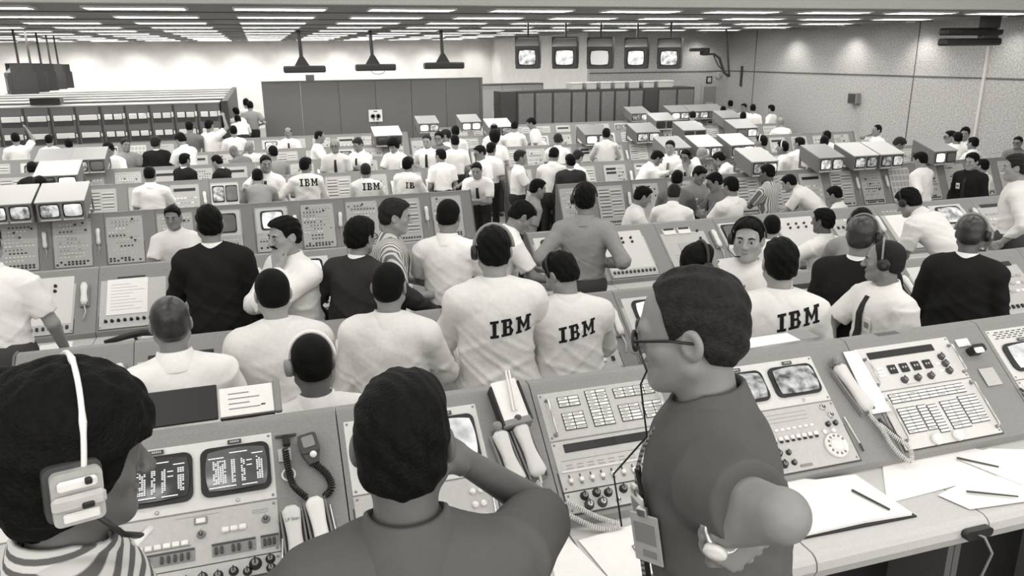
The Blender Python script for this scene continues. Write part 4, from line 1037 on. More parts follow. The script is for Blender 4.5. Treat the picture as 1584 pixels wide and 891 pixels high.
def make_pose(kind, lean, hy, hp, arms, twist=0.0, side=0.0, seat=.46, curl=0.0, hroll=0.0):
    """joints in the figure's own frame: x right, y forward, z up, feet at the origin"""
    o = Pose(); lean = R(lean)
    o.pel = np.array([0, 0, .93]) if kind != 'sit' else np.array([0, 0, seat+.10])
    o.Rp = rz(0) if kind == 'sit' else rx(-lean*.35)
    o.Rc = ry(R(side)) @ rz(R(twist)) @ rx(-lean)
    sp = o.Rc @ rx(lean*.35)
    o.waist = o.pel+ (rx(-lean*.6) @ np.array([0, 0, .16]))
    o.chest = o.waist+ (o.Rc @ np.array([0, 0, .18]))
    Rn = o.Rc @ rx(-R(curl)); o.Rn = Rn
    o.neck = o.chest+ (Rn @ np.array([0, -.012, .17]))
    o.Rh = rz(R(hy)) @ (rx(-lean*.35) if kind != 'bend' else rx(-lean*.8)) @ ry(R(hroll)) @ rx(-R(hp))
    o.head = o.neck+ (Rn @ np.array([0, .01, .075])) + o.Rh @ np.array([0, .012, .075])
    o.top = o.head[2]+.128
    o.hips = [o.pel+o.Rp @ np.array([sx*.088, 0, -.04]) for sx in (-1, 1)]
    if kind == 'sit':
        o.knee = [h+np.array([sx*.06, .42, -.02]) for h, sx in zip(o.hips, (-1, 1))]
        o.ank = [k+np.array([0, -.04, -(k[2]-.09)]) for k in o.knee]
    else:
        o.ank = [np.array([sx*.11, -.02 if kind != 'bend' else -.1, .09]) for sx in (-1, 1)]
        o.knee = [(h+a)/2+np.array([0, .03, .02]) for h, a in zip(o.hips, o.ank)]
    o.sh = [o.chest+o.Rc @ np.array([sx*.178, -.01, .080]) for sx in (-1, 1)]
    o.el = []; o.wr = []; o.hd = []; o.hn = []
    for i, sx in enumerate((-1, 1)):
        A = arms[i]; S = o.sh[i]; pole = np.array([sx*.5, -.6, -.5]); C = o.Rc
        hdv = None; nrm = None
        if A == 'down': T = S+np.array([sx*.06, .05, -.53]); pole = np.array([sx*.3, -1, 0])
        elif A == 'slack': T = S+C @ np.array([sx*.05, .16, -.49]); pole = np.array([sx*.4, -1, 0])
        elif A == 'desk': T = S+np.array([sx*.02, .37, -.33]); hdv = np.array([-sx*.2, .9, -.15]); nrm = np.array([0, .1, 1.])
        elif A == 'deskw': T = S+np.array([sx*.10, .40, -.30]); hdv = np.array([-sx*.1, .9, -.2]); nrm = np.array([0, .1, 1.])
        elif A == 'lap': T = S+np.array([-sx*.06, .30, -.38]); pole = np.array([sx*.9, -.3, -.5]); nrm = np.array([0, .3, 1.])
        elif A == 'hips': T = o.waist+np.array([sx*.18, .05, .0]); pole = np.array([sx*.75, -1., -.1]); hdv = np.array([-sx*.35, .75, -.5]); nrm = np.array([sx*.8, .3, .3])
        elif A == 'hipsb': T = o.waist+np.array([sx*.17, -.10, .0]); pole = np.array([sx*1., -.55, 0]); hdv = np.array([-sx*.8, -.4, -.35]); nrm = np.array([0., -1., .2])
        elif A == 'ear': T = o.head+o.Rh @ np.array([sx*.115, .02, -.085]); pole = np.array([sx*.5, .5, -1]); hdv = o.Rh @ np.array([-sx*.12, -.12, 1.]); nrm = o.Rh @ np.array([sx*1., .2, .1])
        elif A == 'chin': T = o.head+o.Rh @ np.array([sx*.06, .12, -.17]); pole = np.array([sx*.6, .3, -1]); hdv = o.Rh @ np.array([-sx*.3, -.1, .9]); nrm = np.array([sx*.5, 1, .2])
        elif A == 'fold': T = o.chest+C @ np.array([-sx*.06, .24, -.10+.03*sx]); pole = np.array([sx*1., .2, -.6]); hdv = np.array([-sx*1., .05, .05]); nrm = np.array([0, 1., .2])
        elif A == 'point': T = S+np.array([sx*.05, .50, -.05]); hdv = np.array([0, 1., -.1])
        elif A == 'up': T = S+np.array([sx*.08, .20, .42]); pole = np.array([sx*.8, .3, -.2])
        elif A == 'back': T = o.waist+np.array([-sx*.02, -.17, -.05]); pole = np.array([sx*1., -.6, 0])
        else:
            T = S+np.array([sx*A[0], A[1], A[2]])
            if len(A) > 3: pole = np.array([sx*A[3], A[4], A[5]])
            if len(A) > 6: hdv = np.array([sx*A[6], A[7], A[8]]); nrm = np.array([sx*A[9], A[10], A[11]])
        E, T = solve_arm(S, T, pole)
        fd = unit(T-E); hdv = unit(fd*.45+unit(hdv)*.75) if hdv is not None else fd
        if nrm is None: nrm = np.array([sx*.8, -.2, .6])
        o.el.append(E); o.wr.append(T); o.hd.append(hdv); o.hn.append(unit(nrm))
    return o

def add_head(B, o, near=False, s=1.0):
    H, M = o.head, o.Rh
    def T(p): return H+M @ np.array(p)
    B.ell(T((0, -.012, .035)), (.076, .098, .086), M, .01)
    B.ell(T((0, .030, -.03)), (.060, .062, .082), M, .03)
    B.ell(T((0, .066, -.090)), (.028, .024, .021), M, .025)
    for sx in (-1, 1):
        B.cone(T((sx*.056, .005, -.055)), T((sx*.012, .068, -.094)), .022, .017, .03)
        B.ell(T((sx*.042, .056, -.018)), (.022, .024, .022), M, .02)
        B.ell(T((sx*.033, .096, .004)), (.019, .013, .011), M, .014, -1)
        B.ell(T((sx*.032, .0765, .004)), (.0135, .0135, .0125), M, .004)
        B.ell(T((sx*.0125, .104, -.027)), (.009, .011, .008), M, .008)
        B.ell(T((sx*.078, -.008, -.004)), (.011, .024, .033), M @ rz(sx*R(22)), .008)
        B.ell(T((sx*.086, -.004, .0)), (.007, .012, .018), M @ rz(sx*R(22)), .006, -1)
    B.cone(T((-.034, .079, .026)), T((.034, .079, .026)), .012, .012, .016)
    B.cone(T((0, .090, .018)), T((0, .114, -.023)), .008, .0125, .012)
    B.ell(T((0, .0905, -.0535)), (.023, .009, .0055), M, .006)
    B.ell(T((0, .0885, -.066)), (.019, .009, .0065), M, .006)
    B.ell(T((0, .100, -.0597)), (.026, .008, .0018), M, .003, -1)
    B.cone(o.neck-o.Rn @ np.array([0, 0, .05]), T((0, -.018, -.045)), .060, .054, .03)

def add_hand(B, W, d, n, sx, curl=.5, spread=1.0):
    """palm, four fingers and a thumb, from the wrist along d with back-of-hand normal n"""
    d = unit(d); n = unit(n-d*(n @ d)); x = np.cross(d, n)*(-sx)    # x points to the thumb side
    x = -x if False else x
    Rm = np.stack([x, d, n], 1)
    B.box(W+d*.048, (.031, .038, .007), Rm, .008, .015)
    for i, L in enumerate((.070, .079, .073, .056)):
        b = (.030-.020*i); a = W+x*b+d*.088
        a1 = R(18+30*curl); a2 = R(35+65*curl)
        e = unit(d+x*(.10-.07*i)*spread)
        p1 = a+(e*math.cos(a1)-n*math.sin(a1))*L*.5
        p2 = p1+(e*math.cos(a2)-n*math.sin(a2))*L*.5
        B.cone(a-d*.012, p1, .0098, .0088, .004); B.cone(p1, p2, .0088, .0072, .004)
    t0 = W+x*.022+d*.022; t1 = W+x*.052+d*.060-n*.012; t2 = W+x*.052+d*.092-n*.024
    B.cone(t0, t1, .014, .0105, .012); B.cone(t1, t2, .0105, .0085, .005)

def limb(B, a, b, r1, r2, inf=0, k=.03): B.cone(a, b, r1+inf, r2+inf, k)
def torso(B, o, inf, k=.05, fat=0.0):
    B.ell(o.pel+o.Rp @ np.array([0, 0, .0]), (.165+inf+fat*.6, .115+inf+fat, .135+inf), o.Rp, k)
    B.ell(o.waist, (.148+inf+fat, .105+inf+fat, .15+inf), o.Rc, k)
    B.ell(o.chest+o.Rc @ np.array([0, 0, -.01]), (.172+inf, .118+inf+fat*.4, .19+inf), o.Rc, k)
    B.cone(o.sh[0]+o.Rc @ np.array([.03, 0, .0]), o.sh[1]+o.Rc @ np.array([-.03, 0, .0]), .055+inf, .055+inf, k)
    for i in (0, 1): B.cone(o.sh[i]*.3+o.neck*.7+o.Rn @ np.array([0, 0, -.02]), o.sh[i], .040+inf, .048+inf, k)
HAIRLINE = {'short': ([-.12, -.085, -.035, -.014, .0, .022, .034, .048, .072, .12], [-.078, -.072, -.050, .018, .022, .008, -.012, .052, .083, .090]),
            'receding': ([-.12, -.085, -.035, -.012, .0, .022, .032, .040, .055, .12], [-.078, -.072, -.050, .018, .022, .008, -.002, .060, .105, .15]),
            'long': ([-.14, -.08, -.02, .02, .04, .06, .12], [-.12, -.12, -.10, -.06, -.02, .05, .06])}
HAIRLINE['crew'] = HAIRLINE['short']; HAIRLINE['bald'] = HAIRLINE['short']; HAIRLINE['thin'] = HAIRLINE['receding']
def hair_sdf(o, style, rnd):
    H, M = o.head, o.Rh; B = Sdf()
    t = {'short': .011, 'crew': .0065, 'receding': .010, 'bald': .007, 'thin': .005, 'long': .02, 'bouffant': .04, 'wavy': .022}[style]
    hs = {'wavy': 'short', 'bouffant': 'long'}.get(style, style)
    c = np.array([0, -.016, .035+ (.02 if style == 'bouffant' else 0)])
    B.ell(H+M @ c, np.array([.076-.35*t if style in ('short', 'receding', 'wavy') else .076, .096, .086])+t, M, 0)
    if style in ('short', 'wavy'): B.ell(H+M @ np.array([.006, .035, .082]), (.060, .055, .032+.4*t), M, .03)
    if style in ('bouffant', 'long'): B.ell(H+M @ np.array([0, -.055, -.03]), (.085, .06, .09), M, .04)
    B.ell(H+M @ np.array([0, -.045, -.02]), np.array([.068, .062, .055])+t*.6, M, .02)
    ys_, zs_ = HAIRLINE[hs]
    def g(X, Y, Z):
        x, y, z = X-H[0], Y-H[1], Z-H[2]
        lx = M[0][0]*x+M[1][0]*y+M[2][0]*z
        ly = M[0][1]*x+M[1][1]*y+M[2][1]*z; lz = M[0][2]*x+M[1][2]*y+M[2][2]*z
        d = (np.interp(ly, ys_, zs_)-lz)*.6
        if hs == 'bald': d = np.maximum(d, .09-np.sqrt(lx**2+(ly+.01)**2*.55+(lz-.13)**2))
        if hs == 'short' or hs == 'crew': d = np.where(ly > .03, d+np.maximum(abs(lx)-.045, 0)*.35, d)
        return d
    B.cuts.append(g)
    a1, a2, a3 = rnd.uniform(0, 6), rnd.uniform(0, 6), rnd.uniform(0, 6)
    if style not in ('crew', 'bald', 'thin'):
        B.fold = lambda X, Y, Z: .0022*np.sin(X*190+Y*60+a1)*np.sin(Y*70+a2)+.002*np.sin(Z*110+X*120+a3)
    return B

def collar_mesh(o, m, r=.066, h=.046, base=.030):
    mb = MB(); n = 28; Rn = o.Rn; c = o.neck+Rn @ np.array([0, .004, -.010]); P = []
    for lay, (dr, dz) in enumerate(((base, -.035), (.006, h), (-.001, h+.003), (-.004, h-.012), (.004, -.035))):
        for k in range(n):
            a = 2*math.pi*k/n; f = max(0, math.sin(a))      # front of the collar dips
            x, y = (r+dr)*math.cos(a)*1.02, (r+dr)*math.sin(a)*1.08
            P.append(c+Rn @ np.array([x, y, dz-.028*f*(1 if dz > 0 else .8)]))
    mb.add(P, [(i*n+k, i*n+(k+1) % n, (i+1)*n+(k+1) % n, (i+1)*n+k) for i in range(4) for k in range(n)], m, True)
    return mb

PEOPLE = []
def person(px, py, Y, face, kind='stand', top='white', sleeve='short', arms=('desk', 'desk'), hair='short', hairm=None, lean=4, hy=0, hp=5, twist=0, side=0, curl=0, legs='trousers', floor=None,
           tie=None, glasses=False, headset=None, badge=False, faced=False, skin=None, fat=.012, q=1, label='', group=None, jacket=False, letters=False, stache=False, fixlean=False, hroll=0, seat=None, S=None, rootdz=0, armpx=(), slv=.78):
    rnd = random.Random(int(px*7+py*13))
    HT = at(px, py, Y)
    if floor is None: floor = 1.1 if Y < 2.7 else .6 if Y < 7.75 else .15
    Hw = HT[2]-floor
    if kind == 'sit':
        st = .46
        for _ in range(6): o = make_pose('sit', lean, hy, hp, arms, twist, side, st, curl, hroll); st = st+(Hw-o.top)
        if st < .32 or st > .72: print('SIT?', px, py, 'seat %.2f' % st)
        sc = 1.0
    elif kind in ('lean', 'bend') and not fixlean:
        lo, hi = 0.0, 88.0
        for _ in range(30):
            mid = (lo+hi)/2; o = make_pose(kind, mid, hy, hp, arms, twist, side, curl=curl, hroll=hroll)
            if o.top > Hw: lo = mid
            else: hi = mid
        sc = 1.0
        if abs(o.top-Hw) > .03: print('LEAN?', px, py, 'want %.2f top %.2f' % (Hw, o.top)); sc = Hw/o.top
    else:
        o = make_pose(kind, lean, hy, hp, arms, twist, side, curl=curl, hroll=hroll); sc = Hw/o.top
        if not .9 < sc < 1.09: print('STAND?', px, py, 'scale %.2f' % sc)
    rot = R(face)-math.atan2(HT[0], HT[1]); ca, sa = math.cos(rot), math.sin(rot)
    hx, hyy = o.head[0]*sc, o.head[1]*sc
    root = empty('person', (HT[0]-(ca*hx-sa*hyy), HT[1]-(sa*hx+ca*hyy), floor+rootdz), rot); root.scale = (sc,)*3
    tag(root, label, 'person', group)
    for i, epx, wpx, hpx, nr in armpx:          # arms placed where the photograph shows elbow, wrist and fingertips
        o.place = True; L0 = np.array(root.location)
        def tow(p): return L0+np.array([ca*p[0]-sa*p[1], sa*p[0]+ca*p[1], p[2]])*sc
        def tol(P): d = (P-L0)/sc; return np.array([ca*d[0]+sa*d[1], -sa*d[0]+ca*d[1], d[2]])
        def hit(C, px, r, near):                # on the pixel's ray, r away from C
            v = ray(*px); c0 = C-np.array([0, 0, CZ]); a_ = v @ v; b_ = -2*(v @ c0); c_ = c0 @ c0-r*r; D = b_*b_-4*a_*c_
            t = (-b_+(-1 if near else 1)*math.sqrt(max(D, 0)))/(2*a_)
            P = v*t; d = P-c0; return c0+d/np.linalg.norm(d)*r+np.array([0, 0, CZ])
        lu, lf = (LU, LF) if len(nr) == 2 else (.228, .165)
        E_ = hit(tow(o.sh[i]), epx, lu*sc, nr[0] == 'n'); W_ = hit(E_, wpx, lf*sc, nr[1] == 'n')
        dW = W_[1] if abs(ray(*wpx)[1]) else 1
        Hp = at(hpx[0], hpx[1], W_[1]); o.el[i] = tol(E_); o.wr[i] = tol(W_); o.hd[i] = unit(tol(Hp)-o.wr[i])
    cell = {0: .026, 1: .018, 2: .011, 3: .008}[q]; hc = {0: .011, 1: .008, 2: .0055, 3: .0035}[q]
    sk = skin or rnd.choice((M_SKIN, M_SKIN, M_SKINL))
    # the body: one continuous surface from head to feet
    B = Sdf(); torso(B, o, -.012)
    for i in (0, 1):
        B.cone(o.sh[i], o.el[i], .050, .040, .03); B.cone(o.el[i], o.wr[i], .041, .027, .015)
        B.cone(o.hips[i], o.knee[i], .080, .055, .03); B.cone(o.knee[i], o.ank[i], .052, .036, .02)
        B.cone(o.ank[i]-np.array([0, .03, .045]), o.ank[i]+np.array([0, .15, -.06]), .035, .028, .03)
        add_hand(B, o.wr[i], o.hd[i], o.hn[i], (-1, 1)[i], .35)
    add_head(B, o)
    fine = [(o.head-.135, o.head+.135, hc)]
    if q > 0:
        for i in (0, 1):
            c = o.wr[i]+o.hd[i]*.08; fine.append((c-.1, c+.1, {1: .012, 2: .0075, 3: .006}[q]))
    bo = bpy.data.objects.new('body', B.mesh('body', cell, fine, (sk,))); COL.objects.link(bo); bo.parent = root
    # hair
    if hair:
        hm = hairm or rnd.choice((M_HAIR, M_HAIR, M_HAIRM))
        ho = bpy.data.objects.new('hair', hair_sdf(o, hair, rnd).mesh('hair', max(.009, hc*.9) if q < 2 else hc*.85, (), (hm,))); COL.objects.link(ho); ho.parent = root
    # shirt or jacket
    B = Sdf(); inf = .013 if not jacket else .026
    torso(B, o, inf, fat=fat)
    if jacket: B.ell(o.pel+o.Rp @ np.array([0, 0, -.02]), (.165+.036+fat*.4, .115+.048+fat*.6, .20), o.Rp, .05)
    long_ = sleeve == 'long'
    for i in (0, 1):
        if long_:
            B.cone(o.sh[i], o.el[i], .060+inf*.6, .048+inf*.6, .03); 
            B.cyl(o.el[i], o.wr[i]*.97+o.el[i]*.03, .048+inf*.6, .036+inf*.4, .02)
            B.ell(o.el[i], (.05+inf*.6,)*3, None, .02)
        else:
            e = o.sh[i]*(1-slv)+o.el[i]*slv
            B.cyl(o.sh[i], e, .066+inf, .064+inf*.7, .03)
    hem = -.20 if jacket == 'coat' else -.13 if jacket else .045
    pw, Rp = o.pel, o.Rp
    nz = Rp @ np.array([0, 0, 1.])
    B.cuts.append(lambda X, Y, Z: (hem-((X-pw[0])*nz[0]+(Y-pw[1])*nz[1]+(Z-pw[2])*nz[2])))
    amp = .003 if not jacket else .004
    f = [(rnd.uniform(-1, 1), rnd.uniform(-1, 1), rnd.uniform(-1, 1), rnd.uniform(0, 6), rnd.uniform(24, 52)) for _ in range(4)]
    g = [(rnd.uniform(.3, .9)*(-1)**n, rnd.uniform(-.4, .4), 1.0, rnd.uniform(0, 6), rnd.uniform(30, 46)) for n in range(3)]
    wz = o.waist[2]
    def fold(X, Y, Z):
        d = amp*.5*sum(np.sin((a*X+b*Y+c*Z)*w+ph+1.3*np.sin(9*X+7*Z+ph)) for a, b, c, ph, w in f)
        mk = .25+.75/(1+np.exp((Z-wz-.10)/.05))
        return d-(1.7*amp)*mk*sum(np.maximum(0, 1-2.4*abs(np.sin(.5*((a*X+b*Y+c*Z)*w+ph+.8*np.sin(8*X+5*Y+ph)))))-.2 for a, b, c, ph, w in g)
    B.fold = fold
    shm = CL[top]
    so = bpy.data.objects.new('jacket' if jacket else 'shirt', B.mesh('shirt', cell*.95, (), (shm,))); COL.objects.link(so); so.parent = root
    o.shirt = so
    cm = CL['white'] if (jacket and top in ('suit', 'suitg')) else shm
    if q > 0 or jacket: co = (collar_mesh(o, cm) if cm is shm else collar_mesh(o, cm, .060, .044, .010)).build('collar', so)
    # trousers and shoes
    B = Sdf()
    B.ell(o.pel, (.165+.018+fat*.5, .115+.018+fat*.8, .14), o.Rp, .04)
    B.ell(o.pel+o.Rp @ np.array([0, -.03, -.06]), (.155, .11, .12), o.Rp, .04)
    for i in (0, 1):
        B.cone(o.hips[i], o.knee[i], .094, .070, .04); B.cyl(o.knee[i], o.ank[i], .070, .062, .03); B.ell(o.knee[i], (.07,)*3, None, .02)
    B.cuts.append(lambda X, Y, Z: ((X-pw[0])*nz[0]+(Y-pw[1])*nz[1]+(Z-pw[2])*nz[2])-.075)
    to = bpy.data.objects.new('trousers', B.mesh('trousers', cell*1.2, (), (CL[legs],))); COL.objects.link(to); to.parent = root
    for i in (0, 1):
        a = o.ank[i]; mb = MB(); mb.ell((a[0], a[1]+.055, .045), .05, .145, .055, M_BLACK, 10, 6); mb.build('shoe', root)
    H, M = o.head, o.Rh
    MH = Matrix.Translation(H) @ Matrix(M).to_4x4()
    if tie:
        fr = o.Rc @ np.array([0, 1., 0]); mb = MB(); P = []; F = []; n = 9
        kn = o.neck+o.Rc @ np.array([0, .075, -.055])
        dz = o.Rc @ np.array([0, 0, -1.])
        for j in range(n+1):
            t = j/n; L = .46*t; c = o.chest+o.Rc @ np.array([0, 0, .125-L])
            # ride on the front of chest and belly
            zc = .125-L; yy = .122+inf+fat*.5 - .05*max(0, (zc-.02)/.1)**1.5 - .0*t
            if zc < -.1: yy = .118+inf+fat
            c = c+o.Rc @ np.array([0, yy+.006, 0]); w = .017+.020*t if j < n else .004
            if j == 0: w = .02
            for sx in (-1, 1): P.append(c+o.Rc @ np.array([sx*w, 0, 0])); 
            for sx in (-1, 1): P.append(c+o.Rc @ np.array([sx*w, -.008, 0]))
        for j in range(n): F += [(j*4, j*4+1, j*4+5, j*4+4), (j*4+2, j*4+6, j*4+7, j*4+3), (j*4, j*4+4, j*4+6, j*4+2), (j*4+1, j*4+3, j*4+7, j*4+5)]
        mb.add(P, F, CL[tie]); mb.build('tie', root)
    if badge:
        c = o.chest+o.Rc @ np.array([.085 if badge is True else badge, .128+inf, -.03]); mb = MB()
        mb.box(-.028, .028, -.003, .003, -.045, .04, M_PAPER, Matrix.Translation(c) @ Matrix(o.Rc).to_4x4())
        mb.box(-.02, .02, -.004, -.003+.008, -.02, .015, M_MID, Matrix.Translation(c) @ Matrix(o.Rc).to_4x4()); mb.build('badge', root)
    if faced:
        for sx in (-1, 1):
            mb = MB(); mb.ell((sx*.032, .0805, .004), .0125, .0115, .0115, M_EYE, 12, 8, MH); mb.ell((sx*.032, .0885, .004), .0068, .0042, .0068, M_BLACK, 8, 6, MH); mb.build('eye', root)
            mb = MB(); mb.tube([MH @ Vector((sx*.014, .0935, .024)), MH @ Vector((sx*.032, .0935, .030)), MH @ Vector((sx*.05, .083, .024))], [.0035, .0045, .002], M_HAIR, 6); mb.build('eyebrow', root)
        mb = MB(); mb.ell((0, .0945, -.0585), .022, .006, .0035, M_LIP, 10, 6, MH); mb.build('lips', root)
    if stache:
        mb = MB(); mb.tube([MH @ Vector(p) for p in ((-.034, .088, -.056), (-.02, .1, -.044), (0, .105, -.041), (.02, .1, -.044), (.034, .088, -.056))], [.003, .007, .007, .007, .003], M_HAIR, 6); mb.build('moustache', root)
    if glasses:
        mb = MB()
        for sx in (-1, 1):
            c = MH @ Vector((sx*.034, .102, .003))
            ring = [MH @ Vector((sx*.034+.025*math.cos(a), .104, .003+.019*math.sin(a))) for a in [2*math.pi*k/14 for k in range(15)]]
            mb.tube(ring, .0032, M_BLACK, 6)
            mb.tube([MH @ Vector((sx*.059, .101, .010)), MH @ Vector((sx*.078, .03, .010)), MH @ Vector((sx*.083, -.02, .0))], .003, M_BLACK, 6)
        mb.tube([MH @ Vector((-.01, .106, .006)), MH @ Vector((.01, .106, .006))], .003, M_BLACK, 6); mb.build('glasses', root)
    if headset:
        add_headset(root, MH, headset)
    o.root = root; o.MH = MH; o.sc = sc; o.inf = inf
    if kind == 'sit': SEATS.append((root, o.pel[2]-.115, label))
    PEOPLE.append(o)
    return o
SEATS = []
def add_headset(root, MH, st):
    """headband, ear cup on one or both sides, microphone boom"""
    hm = M_MID if 'light' in st else M_BLACK
    if 'white' in st: hm = M_WHITE
    r = .094 if 'wide' not in st else .108; mb = MB()
    arc = [MH @ Vector((math.cos(a)*(r+.002), -.006+(.012 if 'fwd' in st else 0), .02+math.sin(a)*(r+.022))) for a in [math.pi*k/16 for k in range(17)]]
    mb.tube(arc, .006 if 'thick' not in st else .010, hm, 6); hs = mb.build('headset', root)
    for sx in ((-1, 1) if 'both' in st else (1,) if 'right' in st else (-1,)):
        mb = MB(); T = MH @ Matrix.Translation((sx*.083, -.004, .0)) @ Matrix.Rotation(sx*math.pi/2, 4, 'Y')
        mb.lathe([(0, 0), (.036, 0), (.038, .010), (.034, .026), (.02, .030), (0, .030)], M_BLACK if hm is not M_WHITE else M_MID, T, 14)
        mb.build('ear_cup', hs)
    if 'mic' in st:
        sx = -1 if 'left' in st or 'both' in st else 1
        mb = MB(); mb.tube([MH @ Vector((sx*.105, .0, -.01)), MH @ Vector((sx*.098, .06, -.05)), MH @ Vector((sx*.05, .115, -.075)), MH @ Vector((sx*.02, .122, -.072))], [.003, .003, .003, .006], M_BLACK, 6); mb.build('microphone_boom', hs)

def glyph(ch):
    if ch == 'I': return [((0, .84), (.5, .84), (.5, 1), (0, 1)), ((0, 0), (.5, 0), (.5, .16), (0, .16)), ((.14, .16), (.36, .16), (.36, .84), (.14, .84))], .5
    if ch == 'B': return [((0, .84), (.62, .84), (.55, 1), (0, 1)), ((0, 0), (.58, 0), (.66, .16), (0, .16)), ((.1, .16), (.32, .16), (.32, .84), (.1, .84)), ((.32, .44), (.6, .44), (.56, .58), (.32, .58)),
                          ((.46, .58), (.56, .58), (.66, .7), (.46, .7)), ((.46, .7), (.66, .7), (.62, .84), (.46, .84)), ((.48, .16), (.66, .16), (.72, .3), (.48, .3)), ((.48, .3), (.72, .3), (.6, .44), (.48, .44))], .72
    if ch == 'M': return [((0, .84), (.32, .84), (.32, 1), (0, 1)), ((.62, .84), (.94, .84), (.94, 1), (.62, 1)), ((0, 0), (.36, 0), (.36, .14), (0, .14)), ((.56, 0), (.94, 0), (.94, .14), (.56, .14)),
                          ((.1, .14), (.27, .14), (.27, .84), (.1, .84)), ((.67, .14), (.84, .14), (.84, .84), (.67, .84)), ((.27, .6), (.47, .22), (.47, .5), (.27, .95)), ((.47, .22), (.67, .6), (.67, .95), (.47, .5))], .94
    return [((0, 0), (.14, 0), (.14, 1), (0, 1)), ((.14, .84), (.5, .84), (.5, 1), (.14, 1)), ((.14, 0), (.5, 0), (.5, .16), (.14, .16)), ((.36, .3), (.5, .3), (.5, .7), (.36, .7))], .5
def back_letters(o, text, h, u0, v0, m, rise=0.0, gap=.14):
    """lettering sewn on the back of a shirt, following the cloth"""
    from mathutils.bvhtree import BVHTree
    me = o.shirt.data
    bv = BVHTree.FromPolygons([v.co for v in me.vertices], [tuple(p.vertices) for p in me.polygons])
    Rc = o.Rc; d = Vector(Rc @ np.array([0, 1., 0])); mb = MB(); u = u0
    for ch in text:
        quads, w = glyph(ch)
        for q in quads:
            n = 4; V = []
            for i in range(n+1):
                for j in range(n+1):
                    a, b = i/n, j/n
                    p = [(1-a)*(1-b)*q[0][k]+a*(1-b)*q[1][k]+a*b*q[2][k]+(1-a)*b*q[3][k] for k in (0, 1)]
                    s = Vector(o.chest+Rc @ np.array([u+p[0]*h, -.5, v0+p[1]*h+rise*(u+p[0]*h-u0)]))
                    hit = bv.ray_cast(s, d); V.append((hit[0] if hit[0] is not None else s+d*.36)-d*.0035)
            mb.add(V, [(i*(n+1)+j, (i+1)*(n+1)+j, (i+1)*(n+1)+j+1, i*(n+1)+j+1) for i in range(n) for j in range(n)], m)
        u += (w+gap)*h
    return mb.build('back_lettering', o.shirt)
# ------------------------------------------------------------------ the people, front to back
GP = 'launch room staff'
def P(px, py, Y, face, label, *a, **k): return person(px, py, Y, face, *a, label=label, group=GP, **k)
LET = CL['suit']
# between the first and the second row
o = P(763, 350, 4.0, 6, 'tall person in white jacket lettered IBM, headset band over dark hair, behind the clipboard holder', top='jacket', jacket=True, sleeve='long', arms=('desk', 'desk'), headset='thick left light', hp=12, q=2, fat=.02, hairm=M_HAIR)
back_letters(o, 'IBM', .085, -.045, -.075, LET, .10)
o = P(868, 390, 4.02, 12, 'person in white jacket lettered IBM with head bowed left, right of the taller one', top='jacket', jacket=True, sleeve='long', arms=('desk', 'desk'), hy=38, hp=30, headset='right', lean=8, q=2, fat=.02, hairm=M_HAIR)
back_letters(o, 'IBM', .085, -.085, -.05, LET, .22)
o = P(1210, 368, 3.42, 14, 'person in white shirt lettered IBM low on the back, beside the smiling facing person', top='white2', sleeve='long', jacket=True, arms=('desk', 'slack'), q=2, hairm=M_HAIR, hp=4)
back_letters(o, 'IBM', .085, -.03, .01, LET, .22)
P(600, 405, 3.9, -14, 'balding person in pale yoked jacket and glasses, back turned, behind the dark haired head', top='jacket', jacket=True, sleeve='long', arms=('slack', 'desk'), hair='thin', hairm=M_HAIR, glasses=True, q=2, hp=8, skin=M_SKIN, fat=.02)
P(418, 416, 4.0, 6, 'person with cropped dark hair in loose off white shirt, behind the white binder', top='jacket', jacket=True, sleeve='long', arms=('desk', 'desk'), hair='crew', hairm=M_HAIR, q=2, hp=14, lean=8)
P(258, 458, 3.7, 0, 'bald crowned person in plain white shirt, behind the black folder', top='white', arms=('desk', 'desk'), hair='crew', hairm=M_HAIRS, q=2, hp=6, lean=6, fat=.02)
P(478, 510, 3.12, 8, 'person with white headset band over dark hair just behind the hand microphone', kind='lean', top='white2', sleeve='long', arms=('desk', 'desk'), hair='crew', hairm=M_HAIR, headset='white left thick', q=2, hp=18, skin=M_SKIND)
P(2, 572, 3.3, -20, 'person in white shirt cut by the left frame edge, over the headset girl', kind='lean', top='white', arms=('desk', 'desk'), hair='short', hairm=M_HAIR, q=1, hp=30)
P(1372, 371, 3.60, 128, 'smiling balding person with headset and grey badge on white shirt, arm on console top', top='white', arms=('slack', (-.10, .26, -.34, 1, .1, -.4)), hair='thin', hairm=M_HAIRM, headset='left light fwd', tie='tie', badge=-.06, faced=True, q=2, lean=3, hy=-40, hp=2, fat=.035, skin=M_SKIN)
P(1507, 333, 3.95, -8, 'broad person in black jacket with pale headset, back turned, second row right', top='suit', jacket=True, sleeve='long', arms=('slack', 'slack'), hair='crew', hairm=M_HAIRS, headset='right light thick', q=2, hp=10, fat=.035, skin=M_SKIND)
o = P(1338, 333, 3.96, -16, 'balding person in black jacket with small white back lettering, behind the smiling one', top='suit', jacket=True, sleeve='long', arms=('down', 'desk'), hair='crew', hairm=M_HAIRS, headset='right light', glasses=True, q=2, fat=.02)
back_letters(o, 'EEEE', .017, .05, -.045, CL['white'], .0, .3)
P(1085, 375, 3.85, -62, 'balding person with dark headset in profile, above the profile head with glasses', top='white2', arms=('desk', 'desk'), hair='receding', hairm=M_HAIR, headset='both thick', faced=True, q=2, kind='lean')
P(1160, 337, 4.0, 172, 'smiling person in headset facing us, patterned tie and open pale coat', top='jacket', jacket=True, sleeve='long', arms=('slack', 'lap'), hairm=M_HAIR, tie='tieg', faced=True, headset='right mic', q=2, hp=-2, skin=M_SKINL)

